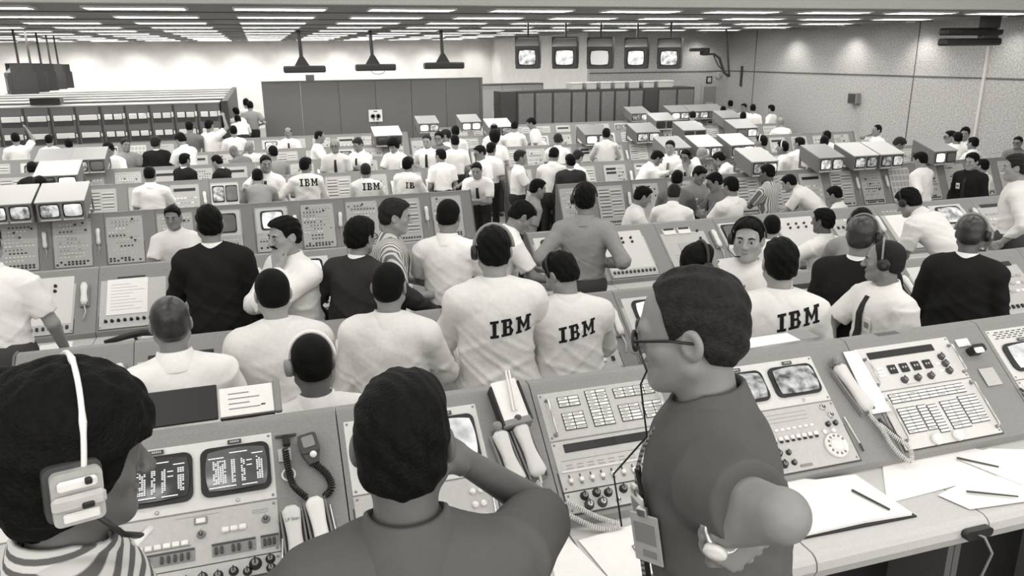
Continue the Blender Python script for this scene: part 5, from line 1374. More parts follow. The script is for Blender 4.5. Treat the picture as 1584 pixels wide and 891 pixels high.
# between the second and the third row
P(320, 317, 5.75, -4, 'person in black suit seen from behind, left part of the third row', top='suit', jacket='coat', sleeve='long', arms=((-.01, .27, -.10, .45, .0, -1), 'slack'), hairm=M_HAIR, q=2, hy=12, fat=.02)
P(437, 335, 5.35, 122, 'person with moustache and white lab coat, hand at cheek, facing left', top='white', jacket='coat', sleeve='long', arms=('chin', 'fold'), hairm=M_HAIR, hair='short', faced=True, stache=True, q=2, skin=M_SKINL)
P(556, 337, 5.25, -38, 'person with glasses in charcoal suit jacket leaning on console, seen from behind', top='suitg', jacket=True, sleeve='long', arms=((.10, .05, -.42), (.20, .40, -.36)), hairm=M_HAIR, hair='wavy', glasses=True, faced=True, q=2, lean=10, fat=.03)
P(610, 307, 5.7, -88, 'person in striped shirt and grey tie in right profile, hand pointing down', top='stripe', arms=((.02, .30, -.34), (.02, .30, -.30)), hairm=M_HAIRM, tie='tieg', faced=True, q=2, hp=8, lean=8)
P(693, 308, 5.6, -14, 'person in white short sleeved shirt and black trousers, back turned, by aisle gap', top='white', arms=('desk', 'desk'), hair='crew', hairm=M_HAIR, q=2, hp=16, legs='trousers', lean=7)
P(806, 311, 6.0, -70, 'person with dark hair bending over the third row end in white shirt', top='white', arms=('desk', 'desk'), hairm=M_HAIR, q=2, hp=38, lean=16, kind='lean')
P(905, 283, 5.85, -6, 'person in grey shirt with both hands on hips and headset, back turned', top='grey', sleeve='long', arms=('hips', 'hips'), legs='trousersg', hair='short', hairm=M_HAIR, headset='left', q=2, hy=8)
P(-28, 345, 5.6, -16, 'person in white shirt at the left frame edge leaning one hand on desk', top='white', arms=('desk', (.12, .12, -.50)), legs='trousersg', q=2, lean=10)
P(1275, 322, 5.5, 55, 'person in white shirt reaching left to a console panel, back half turned', top='white', arms=((.06, .42, -.06), 'desk'), hairm=M_HAIR, q=2, hy=8, skin=M_SKIND)
P(1195, 332, 5.6, 10, 'person with round dark head in white shirt, just above the low lettered back', top='white', arms=('desk', 'desk'), hair='crew', hairm=M_HAIR, q=1, hp=10)
P(1408, 291, 5.8, 60, 'person in white polo shirt bent far over, straight arm on console', kind='bend', fixlean=True, lean=52, hp=-8, top='white2', arms=((.03, .12, -.55), (.03, .10, -.50)), legs='trousersg', headset='both', hairm=M_HAIR, q=2)
P(1576, 238, 5.9, 88, 'person in white shirt with hand in pocket at the right frame edge', top='white2', sleeve='long', arms=((.05, .05, -.44), 'slack'), legs='trousersg', hairm=M_HAIRM, faced=True, q=2)
P(1335, 322, 5.25, 5, 'dark head with thick headset bowed over panel, above the black lettered jacket', kind='lean', top='grey', arms=('desk', 'desk'), hairm=M_HAIR, headset='both thick light', q=1)

# behind the third row
P(265, 318, 9.0, 165, 'person facing us half hidden behind the black suit', top='white', arms=('fold', 'desk'), faced=True, hairm=M_HAIR, q=1, hp=4)
P(832, 277, 9.6, -70, 'stooping person in grey shirt at the dark console end', kind='lean', top='grey', arms=('slack', 'slack'), hairm=M_HAIR, q=1, hp=10, faced=True)
P(995, 288, 8.6, -75, 'person in pale shirt and tie in right profile behind two paper topped panels', top='white2', arms=('desk', 'desk'), hairm=M_HAIR, tie='tie', faced=True, q=1, hp=18, kind='lean')
P(1048, 263, 9.7, -5, 'person with dark hair standing behind the white back with bowed head', top='mid', arms=('desk', 'desk'), hairm=M_HAIR, q=1, hp=10)
P(1043, 285, 8.8, -4, 'person in white shirt with head bowed, back turned, behind third row right', top='white', arms=('desk', 'desk'), hairm=M_HAIRM, q=1, hp=20, lean=8, kind='lean')
P(1083, 257, 9.9, -130, 'person in grey shirt leaning in to a huddle, facing right', top='grey', arms=('fold', 'fold'), hairm=M_HAIR, faced=True, q=1, hp=22, kind='lean', badge=True)
P(1106, 267, 9.2, 105, 'person with glasses in dark cardigan bowed left into the huddle', top='mid', arms=('fold', 'fold'), tie='tie', hairm=M_HAIR, faced=True, glasses=True, q=1, hp=22, kind='lean')
P(1131, 273, 8.6, 48, 'person in bright white shirt facing left in the huddle, back half turned', top='white', arms=('fold', 'fold'), hairm=M_HAIR, faced=True, q=1, hp=16, kind='lean')
P(1188, 254, 9.6, 62, 'person in striped shirt and apron tie holding bare elbow, facing left', top='stripe', arms=('fold', 'chin'), hairm=M_HAIR, faced=True, q=1, hp=14, skin=M_SKIND)
P(1222, 270, 9.9, 75, 'low head in left profile just right of the striped shirt', kind='lean', top='white', arms=('desk', 'desk'), hairm=M_HAIR, faced=True, q=1, hp=12)
P(1292, 288, 9.4, 70, 'seated person in white shirt in left profile before black slots', kind='sit', top='white', arms=('desk', 'desk'), hairm=M_HAIR, q=1, hp=20, lean=14)
P(1425, 235, 9.8, 62, 'person in long white lab coat standing in left profile, hand on hip', top='white', jacket='coat', sleeve='long', arms=('hips', 'slack'), hairm=M_HAIR, q=1, hp=20, lean=4)
P(1505, 237, 9.3, 150, 'person in black suit with white badge looking towards us', top='suit', jacket='coat', sleeve='long', arms=('down', 'slack'), hairm=M_HAIR, hair='wavy', tie='tie', badge=True, faced=True, q=2, skin=M_SKINL)
P(1521, 246, 9.9, 60, 'person in white shirt just behind the black suit with badge', top='white', arms=('slack', 'desk'), hairm=M_HAIR, q=1)
P(60, 272, 12.6, 20, 'dark bowed head above the large white monitor hood at left', kind='lean', top='grey', arms=('desk', 'desk'), hairm=M_HAIR, q=0)

# behind the fourth row
P(230, 257, 12.7, -12, 'person in loose white short sleeved shirt, back turned, left of a twin tube bay', top='white', arms=('slack', 'desk'), hair='crew', hairm=M_HAIR, q=1, hp=14, lean=7)
P(410, 240, 12.7, 165, 'person in white shirt with long dark tie left of the lettered jackets', top='white', arms=('slack', 'point'), tie='tie', faced=True, hairm=M_HAIR, q=1, hy=25)
o = P(472, 243, 12.6, 0, 'far person in pale jacket lettered IBM, leftmost of the far three', top='jacket', jacket=True, sleeve='long', arms=((.1, .1, -.4, 1, -.3, 0), 'desk'), hairm=M_HAIR, q=1, hy=-35)
back_letters(o, 'IBM', .11, -.10, .02, LET)
o = P(565, 252, 12.2, -2, 'far person in pale jacket lettered IBM, middle of the far three', top='jacket', jacket=True, sleeve='long', arms=('desk', 'desk'), hairm=M_HAIRM, hair='crew', q=1, hp=14)
back_letters(o, 'IBM', .11, -.06, .03, LET)
o = P(631, 243, 12.6, -32, 'far person in pale jacket with part of IBM showing, right of the far three', top='jacket', jacket=True, sleeve='long', arms=('slack', 'desk'), hairm=M_HAIR, hair='wavy', q=1)
back_letters(o, 'IB', .10, .04, -.05, LET)
P(737, 251, 11.75, 170, 'person with folded arms leaning on the fourth row end, white shirt and tie', top='white', arms=('fold', 'fold'), tie='tie', faced=True, hairm=M_HAIR, q=1, hp=6, kind='lean', skin=M_SKINL)
P(805, 232, 12.6, -80, 'person in checked pale shirt and tie in right profile beside the aisle', top='white2', arms=('slack', 'desk'), tie='tie', faced=True, hairm=M_HAIRM, q=1)
P(1017, 233, 12.2, -75, 'person in suspenders and white shirt bowed right, fifth row', top='white', arms=('desk', 'desk'), tie='tieg', faced=True, hairm=M_HAIR, q=1, hp=24, kind='lean')
P(1037, 217, 12.6, 168, 'upright person in white coat and grey tie facing us, right of aisle', top='white', jacket='coat', sleeve='long', arms=('desk', 'fold'), tie='tieg', faced=True, hairm=M_HAIR, q=1, skin=M_SKINL)
P(1062, 231, 11.95, 150, 'person with dark headset and glasses facing us by the white coat', top='white2', arms=('chin', 'desk'), tie='tie', faced=True, glasses=True, headset='both thick', hairm=M_HAIR, q=1, kind='lean')
P(1087, 228, 12.75, -70, 'grey haired person in pale shirt in right profile', top='white2', arms=('desk', 'desk'), faced=True, hair='thin', hairm=M_HAIRG, q=1, kind='lean')
P(1113, 235, 11.9, 70, 'person in white shirt bent left under the bright hood', top='white', arms=('desk', 'desk'), hairm=M_HAIR, q=1, hp=25, kind='lean')
P(857, 228, 12.4, -14, 'person in off white shirt bent over fifth row panel, back turned', top='white2', arms=('desk', 'desk'), hairm=M_HAIR, q=1, hp=26, lean=12)
P(882, 238, 12.0, 6, 'person in grey suit jacket with white collar, back turned, centre aisle', top='suitg', jacket=True, sleeve='long', arms=('slack', 'slack'), hairm=M_HAIR, q=1, hy=20)
P(894, 232, 12.5, -42, 'person in white shirt leaning right behind the grey suit jacket', top='white', arms=('desk', 'desk'), hairm=M_HAIRM, q=1, hp=22, lean=18)
P(1211, 218, 12.3, 75, 'person with white headset band in left profile beside a grey hood', top='white', arms=('slack', 'desk'), headset='white left thick', hairm=M_HAIR, q=1)
P(1237, 212, 12.9, 20, 'person in white shirt behind the headset wearer, head turned left', top='white', arms=('slack', 'slack'), hairm=M_HAIR, q=1, hy=40)
P(1442, 219, 12.0, 10, 'top of a dark head behind a side facing grey hood', kind='lean', top='white', arms=('desk', 'desk'), hairm=M_HAIR, q=0)
P(1471, 202, 12.6, 105, 'person in glasses and white shirt in a cluster by the right wall, facing left', top='white', arms=('fold', 'desk'), faced=True, glasses=True, hairm=M_HAIR, q=1)
P(1482, 204, 12.3, 30, 'dark haired person in white shirt, middle of the wall cluster', top='white', arms=('desk', 'desk'), hairm=M_HAIR, q=1)
P(1494, 197, 12.55, 170, 'tall dark haired person facing us, back of the wall cluster', top='white', arms=('fold', 'fold'), faced=True, hairm=M_HAIR, hair='wavy', q=1)
P(1506, 212, 11.9, 60, 'dark haired person in white shirt, right end of the wall cluster', top='white', arms=('fold', 'desk'), hairm=M_HAIR, q=1)
P(1576, 211, 11.8, 160, 'person in dark shirt and glasses by the right wall', top='mid', arms=('fold', 'fold'), faced=True, glasses=True, hairm=M_HAIR, q=1)
P(1392, 213, 12.4, -80, 'person with ruffled hair in white shirt bending behind the white hood', kind='lean', top='white', arms=('desk', 'desk'), hairm=M_HAIRM, hair='wavy', q=1, hp=30)

# further back, left block
P(285, 237, 14.9, -48, 'person in dark suit in right profile talking, left of two', top='suit', jacket='coat', sleeve='long', arms=('slack', 'slack'), faced=True, hairm=M_HAIR, q=1)
P(334, 240, 14.7, 62, 'person in dark suit with head bowed left, right of two talking', top='suit', jacket='coat', sleeve='long', arms=('desk', 'desk'), hair='receding', hairm=M_HAIR, q=1, hp=22, lean=10)
P(397, 261, 12.6, 0, 'small dark head at the console top beside the long dark tie', kind='lean', top='grey', arms=('desk', 'desk'), hairm=M_HAIR, q=0)
P(240, 211, 17.2, -6, 'person in broad black jacket, back turned, far left block', top='suit', jacket=True, sleeve='long', arms=('slack', 'slack'), hair='wavy', hairm=M_HAIRM, q=1, hy=-20)
P(278, 206, 17.3, 38, 'person in white shirt bent left beside the broad black jacket', top='white', arms=('desk', 'desk'), hair='wavy', hairm=M_HAIR, q=1, hp=28, lean=12)
P(193, 214, 17.2, -160, 'person in grey shirt facing us between hoods and black jacket', top='grey', arms=('desk', 'desk'), faced=True, hairm=M_HAIRM, q=0)
P(166, 220, 16.7, 160, 'long haired person in white collar looking down beside two grey hoods', top='white', arms=('desk', 'desk'), hair='long', hairm=M_HAIR, q=0, hp=20)
P(22, 205, 19.5, 8, 'person in white shirt with broad back at the far left edge', top='white', arms=('desk', 'up'), hairm=M_HAIR, q=0, kind='lean')
P(75, 208, 19.6, -20, 'person in dark waistcoat and white sleeves, second from far left', top='white', arms=('desk', 'desk'), hairm=M_HAIR, q=0)
P(105, 214, 19.4, 0, 'low dark head right of the waistcoat, far left block', kind='sit', top='mid', arms=('desk', 'desk'), hairm=M_HAIR, q=0)
P(292, 187, 20.0, -8, 'person in grey shirt before the far racks, back turned', top='mid', arms=('desk', 'desk'), hairm=M_HAIR, q=0, floor=.15, kind='lean')
P(323, 185, 20.0, -40, 'person in white shirt with one arm raised before the racks', top='white', arms=('desk', 'up'), hairm=M_HAIR, q=0, floor=.15, kind='lean')
P(360, 194, 19.6, 4, 'person in white shirt, back turned, right end of far racks', top='white', arms=('desk', 'desk'), hairm=M_HAIR, q=0)
P(367, 178, 22.4, 10, 'person in white shirt close behind the one at the rack end', kind='lean', top='white', arms=('slack', 'desk'), hairm=M_HAIR, q=0, floor=.45)
P(364, 166, 22.6, 30, 'dark haired person at the rack corner, arm stretched left', top='white', arms=('point', 'slack'), hairm=M_HAIR, q=0, floor=.45)
P(386, 156, 23.2, 2, 'person in grey lettered shirt standing tall by the partition edge', top='grey', arms=('hips', 'hips'), hairm=M_HAIR, q=0, floor=.45)
P(380, 152, 24.2, 4, 'dark head behind the tall grey shirt by the partition edge', top='white', arms=('slack', 'slack'), hairm=M_HAIR, q=0, floor=.45)
P(385, 218, 16.9, 165, 'facing person in white shirt with phone, left of centre', top='white', arms=('slack', 'ear'), faced=True, hairm=M_HAIRG, hair='thin', q=0)
P(361, 225, 16.4, 40, 'bald person in grey shirt bowed low, left of the phone user', kind='lean', top='mid', arms=('desk', 'desk'), hair=None, q=0, hp=30, skin=M_SKIND)
P(421, 225, 15.0, 20, 'person with white ear cup headset in grey shirt, behind the long tie', top='grey', arms=('desk', 'desk'), headset='left white thick', hairm=M_HAIR, q=0)
P(445, 197, 19.3, 172, 'bald person in white shirt and black tie facing us before the partition', top='white', arms=('desk', 'desk'), tie='tie', faced=True, hair='bald', hairm=M_HAIRM, q=0)
P(494, 202, 17.2, -95, 'person in white shirt leaning right at the partition foot', top='white', arms=('desk', 'desk'), hair='thin', hairm=M_HAIR, q=0, hp=12, lean=10)
P(517, 214, 15.0, 172, 'bald person with glasses and long black tie facing us, centre left', top='print', arms=('slack', 'slack'), tie='tie', faced=True, glasses=True, hair='bald', hairm=M_HAIRG, q=1)
P(553, 213, 15.2, 140, 'person in white shirt and tie looking down beside the bald one', top='white', arms=('fold', 'fold'), tie='tie', faced=True, hairm=M_HAIRM, q=1, hp=24)
P(608, 215, 15.2, 150, 'dark haired person in white sleeveless top under the white board hood', top='white', arms=('desk', 'desk'), hair='bouffant', hairm=M_HAIR, faced=True, q=1, hp=24)
# the aisle
P(660, 208, 15.3, 165, 'person in white shirt and tie with hand on hip in the aisle group', top='white', arms=('hips', 'hips'), tie='tie', faced=True, hairm=M_HAIRM, q=1)
P(679, 204, 15.8, 155, 'person with glasses in grey shirt, hand on hip, aisle group', top='mid', arms=('slack', 'hips'), faced=True, glasses=True, hairm=M_HAIR, hair='wavy', q=1)
P(689, 200, 16.6, 80, 'person in white shirt in left profile at the back of aisle group', top='white', arms=('slack', 'slack'), hairm=M_HAIRM, q=0)
P(704, 195, 17.2, 10, 'person with very dark round hair and white shirt in the aisle', top='white', arms=('slack', 'slack'), hairm=M_HAIR, hair='wavy', q=0)
P(703, 208, 15.0, 14, 'second dark head in white blouse just below the round hair', top='white', arms=('slack', 'slack'), hairm=M_HAIR, q=0, kind='lean')
P(681, 230, 13.6, 18, 'person in white shirt and black trousers, back turned, front of aisle group', top='white', arms=('slack', 'slack'), hairm=M_HAIR, q=1, hy=30)
P(742, 225, 13.4, 115, 'person with glasses looking down left above the folded arms', top='white', arms=('slack', 'desk'), faced=True, glasses=True, hairm=M_HAIR, q=1, hp=16)
P(760, 220, 13.9, -30, 'person in white shirt half turned right behind the glasses wearer', top='white2', arms=('slack', 'slack'), hairm=M_HAIR, q=1)
P(764, 190, 17.6, 5, 'bald person in white shirt facing a white topped hood', top='white', arms=('slack', 'desk'), hair='bald', hairm=M_HAIR, q=0, skin=M_SKIND)
P(765, 203, 15.6, 4, 'curly dark haired person in white shirt below the bald one', top='white', arms=('slack', 'slack'), hairm=M_HAIR, hair='bouffant', q=0)
P(796, 187, 17.8, -8, 'person in white shirt leaning forward right of the white topped hood', top='white', arms=('desk', 'desk'), hairm=M_HAIR, q=0, lean=12, hp=14)
P(822, 182, 18.2, 80, 'person in white shirt bent left over a tube, far centre', top='white', arms=('slack', 'desk'), hairm=M_HAIR, q=0, hp=24, lean=12)
P(768, 155, 26.4, 70, 'small person in white between partition and cabinets', top='white', arms=('slack', 'slack'), hairm=M_HAIR, q=0, floor=.15)
# further back, right block
P(863, 207, 15.2, -6, 'person with headset in white shirt bowed over sixth row panel', top='white', arms=('desk', 'desk'), headset='right', hairm=M_HAIRM, q=1, hp=14, lean=8)
P(938, 198, 15.4, 2, 'person in large white patterned shirt, back turned, arms spread', top='print', sleeve='long', arms=('deskw', 'deskw'), hairm=M_HAIR, q=1, lean=10)
P(1072, 172, 18.6, 0, 'person in white shirt bent over a white hood, back turned, far right', top='white', arms=('desk', 'desk'), hairm=M_HAIR, q=0, hp=22, lean=12)
P(1130, 155, 22.9, 15, 'person in grey shirt by the door corner, far right', top='grey', arms=('slack', 'slack'), hairm=M_HAIR, q=0, floor=.15)
P(1119, 164, 21.0, 0, 'low dark head left of the grey shirt near the door', top='mid', arms=('slack', 'slack'), hairm=M_HAIR, q=0, kind='lean')
P(1151, 160, 21.2, 150, 'facing dark haired person in white near the far right corner', top='white', arms=('fold', 'fold'), faced=True, hairm=M_HAIR, q=0)
P(1165, 161, 20.6, 10, 'person in white shirt, back turned, near the far right corner', top='white', arms=('slack', 'slack'), hairm=M_HAIR, q=0)
P(1150, 172, 18.6, 5, 'low dark head below the facing one in the far right corner', kind='lean', top='white', arms=('desk', 'desk'), hairm=M_HAIR, q=0)
P(1193, 162, 20.4, 62, 'person in white shirt standing alone against the right wall', top='white', arms=('slack', 'desk'), hairm=M_HAIR, q=0)
P(1208, 182, 17.2, 20, 'turned grey head by the right wall below the lone stander', kind='lean', top='white', arms=('desk', 'desk'), hairm=M_HAIRG, q=0)
P(1178, 209, 12.6, 70, 'dark haired person with white cap in left profile under a hood', top='white', arms=('desk', 'desk'), hairm=M_HAIR, headset='white left thick', q=0)
P(1279, 202, 14.2, 40, 'dark head with pale band behind the leftmost grey hood, right block', top='white', arms=('slack', 'slack'), hairm=M_HAIR, headset='light left', q=0)
P(1276, 210, 13.1, 0, 'lower dark head directly in front of the pale band', kind='lean', top='white', arms=('slack', 'slack'), hairm=M_HAIR, q=0)
P(1357, 193, 14.4, 125, 'balding person in white shirt looking left behind the white hoods, hand at ear', top='white', arms=('slack', 'ear'), tie='tie', faced=True, hair='receding', hairm=M_HAIR, q=1)
P(48, 250, 14.8, 0, 'black rounded head by the left hoods of the sixth row', kind='lean', top='suit', arms=('desk', 'desk'), hairm=M_HAIR, q=0)

# the three nearest figures
fc = P(618, 580, 1.27, 2, 'dark haired person seen from behind, hand at right cheek, nearest centre', top='dark', arms=('slack', (-.05, .20, .10, .9, .5, -.8)), hair='short', hairm=M_HAIR, q=3, hp=6, hy=-6, skin=M_SKIND, fat=.02)
fr = P(1072, 415, 1.40, 88, 'person in grey shirt and black glasses in left profile, hand on hip, nearest right', top='dark', arms=((-.05, .0, -.27, .5, -1, -.2, -.1, -1, -.3, 1, -.2, 0), 'slack'), armpx=((0, (1210, 798), (1104, 826), (1168, 868), 'nfs'),), slv=.62, hair='receding', hairm=M_HAIRM, glasses=True, q=3, hp=8, lean=9, skin=M_SKIN, fat=.03, tie='stripetie')
fl = P(95, 604, 1.36, -84, 'person with full dark hair, white headset and striped top, nearest left', top='stripeh', arms=('desk', 'desk'), hair='bouffant', hairm=M_HAIR, q=3, hp=8, skin=M_SKIND)
# headset of the left figure: white band over the hair, square cup with dark rim, microphone
MH = fl.MH; mb = MB()
arc = [MH @ Vector((.121*math.cos(a), -.010, .05+.134*math.sin(a))) for a in [R(-28)+R(236)*k/30 for k in range(31)]]
mb.tube(arc, [.0045 if k % 7 else .006 for k in range(31)], M_WHITE, 8); hs = mb.build('headset', fl.root)
mb = MB(); T = MH @ Matrix.Translation((.098, -.022, .005)) @ Matrix.Rotation(R(90), 4, 'Y') @ Matrix.Rotation(R(6), 4, 'Z')
mb.prism(rrect(-.048, .044, -.04, .04, .014), -.02, .024, M_DARK, T, 'z'); mb.prism(rrect(-.040, .046, -.032, .038, .010), .022, .036, M_PLATEG, T, 'z')
mb.box(-.030, -.012, -.024, .03, .036, .044, M_WHITE, T, .004); mb.box(-.006, .020, -.034, .040, .034, .046, M_PLATE, T, .006); mb.box(.024, .040, -.02, .03, .036, .041, M_WHITE, T, .004); mb.box(-.03, -.02, .012, .022, .04, .05, M_BLACK, T, .002); mb.box(.008, .018, .005, .022, .044, .050, M_BLACK, T, .002)
mb.build('ear_cup', hs)
mb = MB(); mb.tube([MH @ Vector(p) for p in ((.118, .005, -.035), (.112, .05, -.085), (.09, .085, -.108))], [.005, .005, .006], M_BLACK, 8); mb.tube([MH @ Vector(p) for p in ((.100, .07, -.112), (.078, .10, -.103))], [.008, .007], M_WHITE, 8); mb.build('microphone_boom', hs)
# watch, badges, pens and wire of the right figure
o = fr; W_ = o.wr[0]; d_ = unit(o.wr[0]-o.el[0]); mb = MB(); T = FR(W_-d_*.02, *(lambda z: (lambda x: (x, np.cross(z, x), z))(unit(np.cross(z, [0.1, .2, 1.]))))(d_))
mb.lathe([(.034, -.008), (.038, -.008), (.038, .008), (.034, .008)], M_STEEL, T, 20); mb.build('watch_strap', o.root)
n_ = unit(o.hn[0]-d_*(o.hn[0] @ d_)); x_ = np.cross(n_, d_); mb = MB(); mb.lathe([(.020, 0), (.020, .008), (.016, .011), (0, .011)], M_WHITE, FR(W_-d_*.02+n_*.034, x_, np.cross(n_, x_), n_), 18); mb.build('watch_case', o.root)
Rc = o.Rc; fy = .118+o.inf+.03
for q, (bx, bz, yaw, m) in enumerate(((-.125, -.02, 62, M_PLATEG), (-.075, .0, 30, M_PAPER))):
    c = o.chest+Rc @ np.array([bx, fy-.045*q*0-abs(bx)*.35+.012, bz-.04]); T = Matrix.Translation(c) @ Matrix(Rc).to_4x4() @ Matrix.Rotation(R(yaw), 4, 'Z')
    mb = MB(); mb.box(-.033, .033, -.002, .003, -.06, .05, m, T, .002); mb.box(-.024, .024, .003, .0045, -.015, .03, M_MID, T); mb.box(-.022, .01, .003, .0045, -.045, -.03, M_MID, T); mb.box(-.012, .012, -.004, .008, .045, .066, M_STEEL, T, .003); mb.build('badge', o.root)
c = o.chest+Rc @ np.array([-.10, fy-.03, .02]); mb = MB(); mb.cyl(c, c+Rc @ np.array([0, .005, .055]), .005, M_BLACK, .004); mb.cyl(c+Rc @ np.array([.012, .004, 0]), c+Rc @ np.array([.014, .008, .045]), .004, M_WHITE, .004); mb.build('pocket_pen', o.root)
MH = o.MH; mb = MB(); mb.tube([MH @ Vector((-.06, .095, .0)), MH @ Vector((-.066, .085, -.05)), MH @ Vector((-.045, .105, -.085)), Vector(o.neck+Rc @ np.array([-.03, .13, -.06])), Vector(o.chest+Rc @ np.array([-.02, .20, .02])), Vector(o.chest+Rc @ np.array([-.06, .19, -.08]))], .0022, M_BLACK, 6); mb.build('microphone_wire', o.root)
# chairs under the seated
def chair(root, h, label):
    loc = root.matrix_basis.translation; c = empty('swivel_chair', loc, root.rotation_euler[2])
    tag(c, 'grey swivel chair under the ' + ' '.join(label.split()[:9]), 'chair', 'operator chairs')
    mb = MB(); mb.box(-.23, .23, -.2, .26, h-.09, h-.01, M_DARK, None, .03); mb.build('seat', c)
    mb = MB(); mb.box(-.2, .2, -.29, -.24, h+.16, h+.5, M_DARK, None, .02); mb.cyl((0, -.25, h-.05), (0, -.275, h+.3), .015, M_STEEL); mb.build('backrest', c)
    mb = MB(); mb.cyl((0, 0, .08), (0, 0, h-.08), .025, M_STEEL)
    for k in range(5):
        a = 2*math.pi*k/5; mb.cyl((0, 0, .09), (.26*math.cos(a), .26*math.sin(a), .05), .02, M_STEEL, .014); mb.ell((.26*math.cos(a), .26*math.sin(a), .027), .02, .02, .027, M_BLACK, 8, 6)
    mb.build('base', c)
for a in SEATS: chair(*a)
# ------------------------------------------------------------------ far equipment, hung monitors, wall things
M_FAB = mat('partition_fabric', .17, .95, .12, 60); M_RACK = mat('rack_grey_enamel', .15, .6, .1, 60); M_RACKD = mat('rack_dark_enamel', .05, .6, .08, 60)
M_CAB = mat('cabinet_blue_grey', .16, .55, .12, 20)
def rackmesh(kind):
    mb = MB(); w, d, hh = .56, .9, 1.84
    mb.box(.004, w-.004, 0, d, 0, hh, M_RACK, None, .008); mb.box(0, w, -.012, d+.01, hh, hh+.02, M_PLATEG); mb.box(.0, .03, -.006, 0, .05, hh-.02, M_RACKD); mb.box(w-.03, w, -.006, 0, .05, hh-.02, M_RACKD)
    return mb
def rack(x, y, kind, label):
    r_ = empty('equipment_rack', (x, y, .45)); tag(r_, label, 'equipment rack', 'far left equipment racks')
    rackmesh(kind).build('cabinet', r_)
    if kind is not None:
        for v in (1.52, 1.10):
            mb = MB(); mb.box(.06, .50, -.012, 0, v-.14, v+.12, M_RACKD); mb.build('drawer_front', r_)
            for a, b in (((.08, .48),) if kind == 1 else ((.08, .26), (.30, .48))):
                mb = MB(); mb.box(a, b, -.05, -.012, v-.02, v+.11, M_WHITE, None, .008); mb.build('chart_window', r_)
        mb = MB(); mb.box(.50, .55, -.03, -.006, 1.52, 1.64, M_WHITE); mb.box(.51, .54, -.03, -.006, 1.10, 1.18, M_WHITE); mb.build('tag_card', r_)
    return r_
pk = None
for n in range(15):
    x = -1.0-.56*(n+1)
    rack(x, 21.95, 2 if n < 5 else 1, 'grey rack with %s white chart windows per shelf, %s rack from the right end' % ('two' if n < 5 else 'one', ORD(n)))
proto = None
for j in range(5):
    for n in range(13):
        x = -.9-.56*(n+1); lab = 'plain rack top in the %s rack row behind the windowed racks, %s from right' % (ORD(j), ORD(n))
        if proto is None: proto = rack(x, 24+1.7*j, None, lab); o = proto
        else: o = copy_tree(proto); o.location = (x, 24+1.75*j, .45)
        tag(o, lab, 'equipment rack', 'far left equipment racks')
mb = MB(); mb.box(-.95, -.80, 21.95, 32.2, .45, 2.33, M_RACKD); tag(mb.build('end_cladding'), 'dark end panel closing the far racks beside the standing figures', 'panel')
# fabric partition
pt = empty('partition_screen', (.08, 24.0, .15)); tag(pt, 'long plain grey partition screen before the bright back wall', 'partition')
for i in range(6):
    mb = MB(); mb.box(i*1.07+.004, i*1.07+1.066, 0, .1, 0, 2.55, M_FAB, None, .006); mb.build('screen_panel', pt)
mb = MB(); mb.box(6.42, 6.5, -.02, 1.2, 0, 2.55, M_FAB); mb.build('return_panel', pt); mb = MB(); mb.box(0, 6.5, -.02, .12, 2.55, 2.59, M_RACK); mb.build('cap_rail', pt)
a = at(570, 170, 23.95); b = at(592, 188, 23.95)
po = empty('poster', (a[0], 23.97, b[2])); tag(po, 'white poster with circles pinned on the grey partition', 'poster')
mb = MB(); mb.box(0, b[0]-a[0], -.01, 0.0, 0, a[2]-b[2], M_PAPER); mb.build('sheet', po)
mb = MB(); ww, hh = b[0]-a[0], a[2]-b[2]
for u, v in ((.3, .45), (.7, .45)): mb.lathe([(.075, 0), (.075, .004), (.05, .004), (.05, 0)], M_MID, Matrix.Translation((u*ww, -.01, v*hh)) @ Matrix.Rotation(R(90), 4, 'X'), 16)
mb.box(.36*ww, .64*ww, -.014, -.01, .82*hh, .9*hh, M_DARK); mb.box(.3*ww, .42*ww, -.013, -.01, .1*hh, .25*hh, M_MID); mb.box(.55*ww, .72*ww, -.013, -.01, .1*hh, .25*hh, M_MID); mb.build('print', po)
c = at(480, 127, 24.05); mb = MB(); mb.box(c[0]-.12, c[0]+.12, 24.0, 24.1, 2.74, 2.9, M_RACK, None, .01); tag(mb.build('junction_box'), 'small grey box on top of the partition', 'box')
# tall cabinets
xs = [at(p, 150, 22.9)[0] for p in (800, 827, 855, 884, 907, 929, 951, 973, 995, 1018, 1047, 1074)]
for i in range(11):
    o = empty('storage_cabinet', (xs[i], 22.9, .15)); dk = i == 8; w = xs[i+1]-xs[i]
    tag(o, '%s tall cabinet in the far row under the hung monitors, %s from left' % ('very dark' if dk else 'grey', ORD(i)), 'cabinet', 'tall far cabinets')
    mb = MB(); mb.box(.0, w, 0, .8, 0, 2.2, M_RACKD, None, .01); mb.build('body', o)
    mb = MB(); mb.box(.035, w-.035, -.02, 0, .08, 2.12, M_RACKD if dk else M_CAB, None, .008); d_ = mb.build('door', o)
    mb = MB(); mb.box(w-.09, w-.07, -.045, -.02, 1.0, 1.2, M_STEEL, None, .005); mb.build('handle', d_)
    if 3 <= i <= 9:
        mb = MB(); mb.box(xs[i]+.04, xs[i]+w-.1, 23.0, 23.5, 2.35, 2.53, M_PLATEG, None, .01); mb.box(xs[i]+.03, xs[i]+w-.09, 22.98, 23.52, 2.53, 2.56, M_WHITE); tag(mb.build('storage_box'), 'white lidded box on top of the %s tall cabinet from left' % ORD(i), 'box', 'boxes on the tall cabinets')
mb = MB(); mb.box(xs[0]-.5, xs[0]-.0, 22.95, 23.7, .15, 2.34, M_RACKD); tag(mb.build('end_cladding'), 'dark narrow end panel left of the tall grey cabinets', 'panel')
x0, x1 = at(745, 140, 29)[0], at(900, 140, 29)[0]
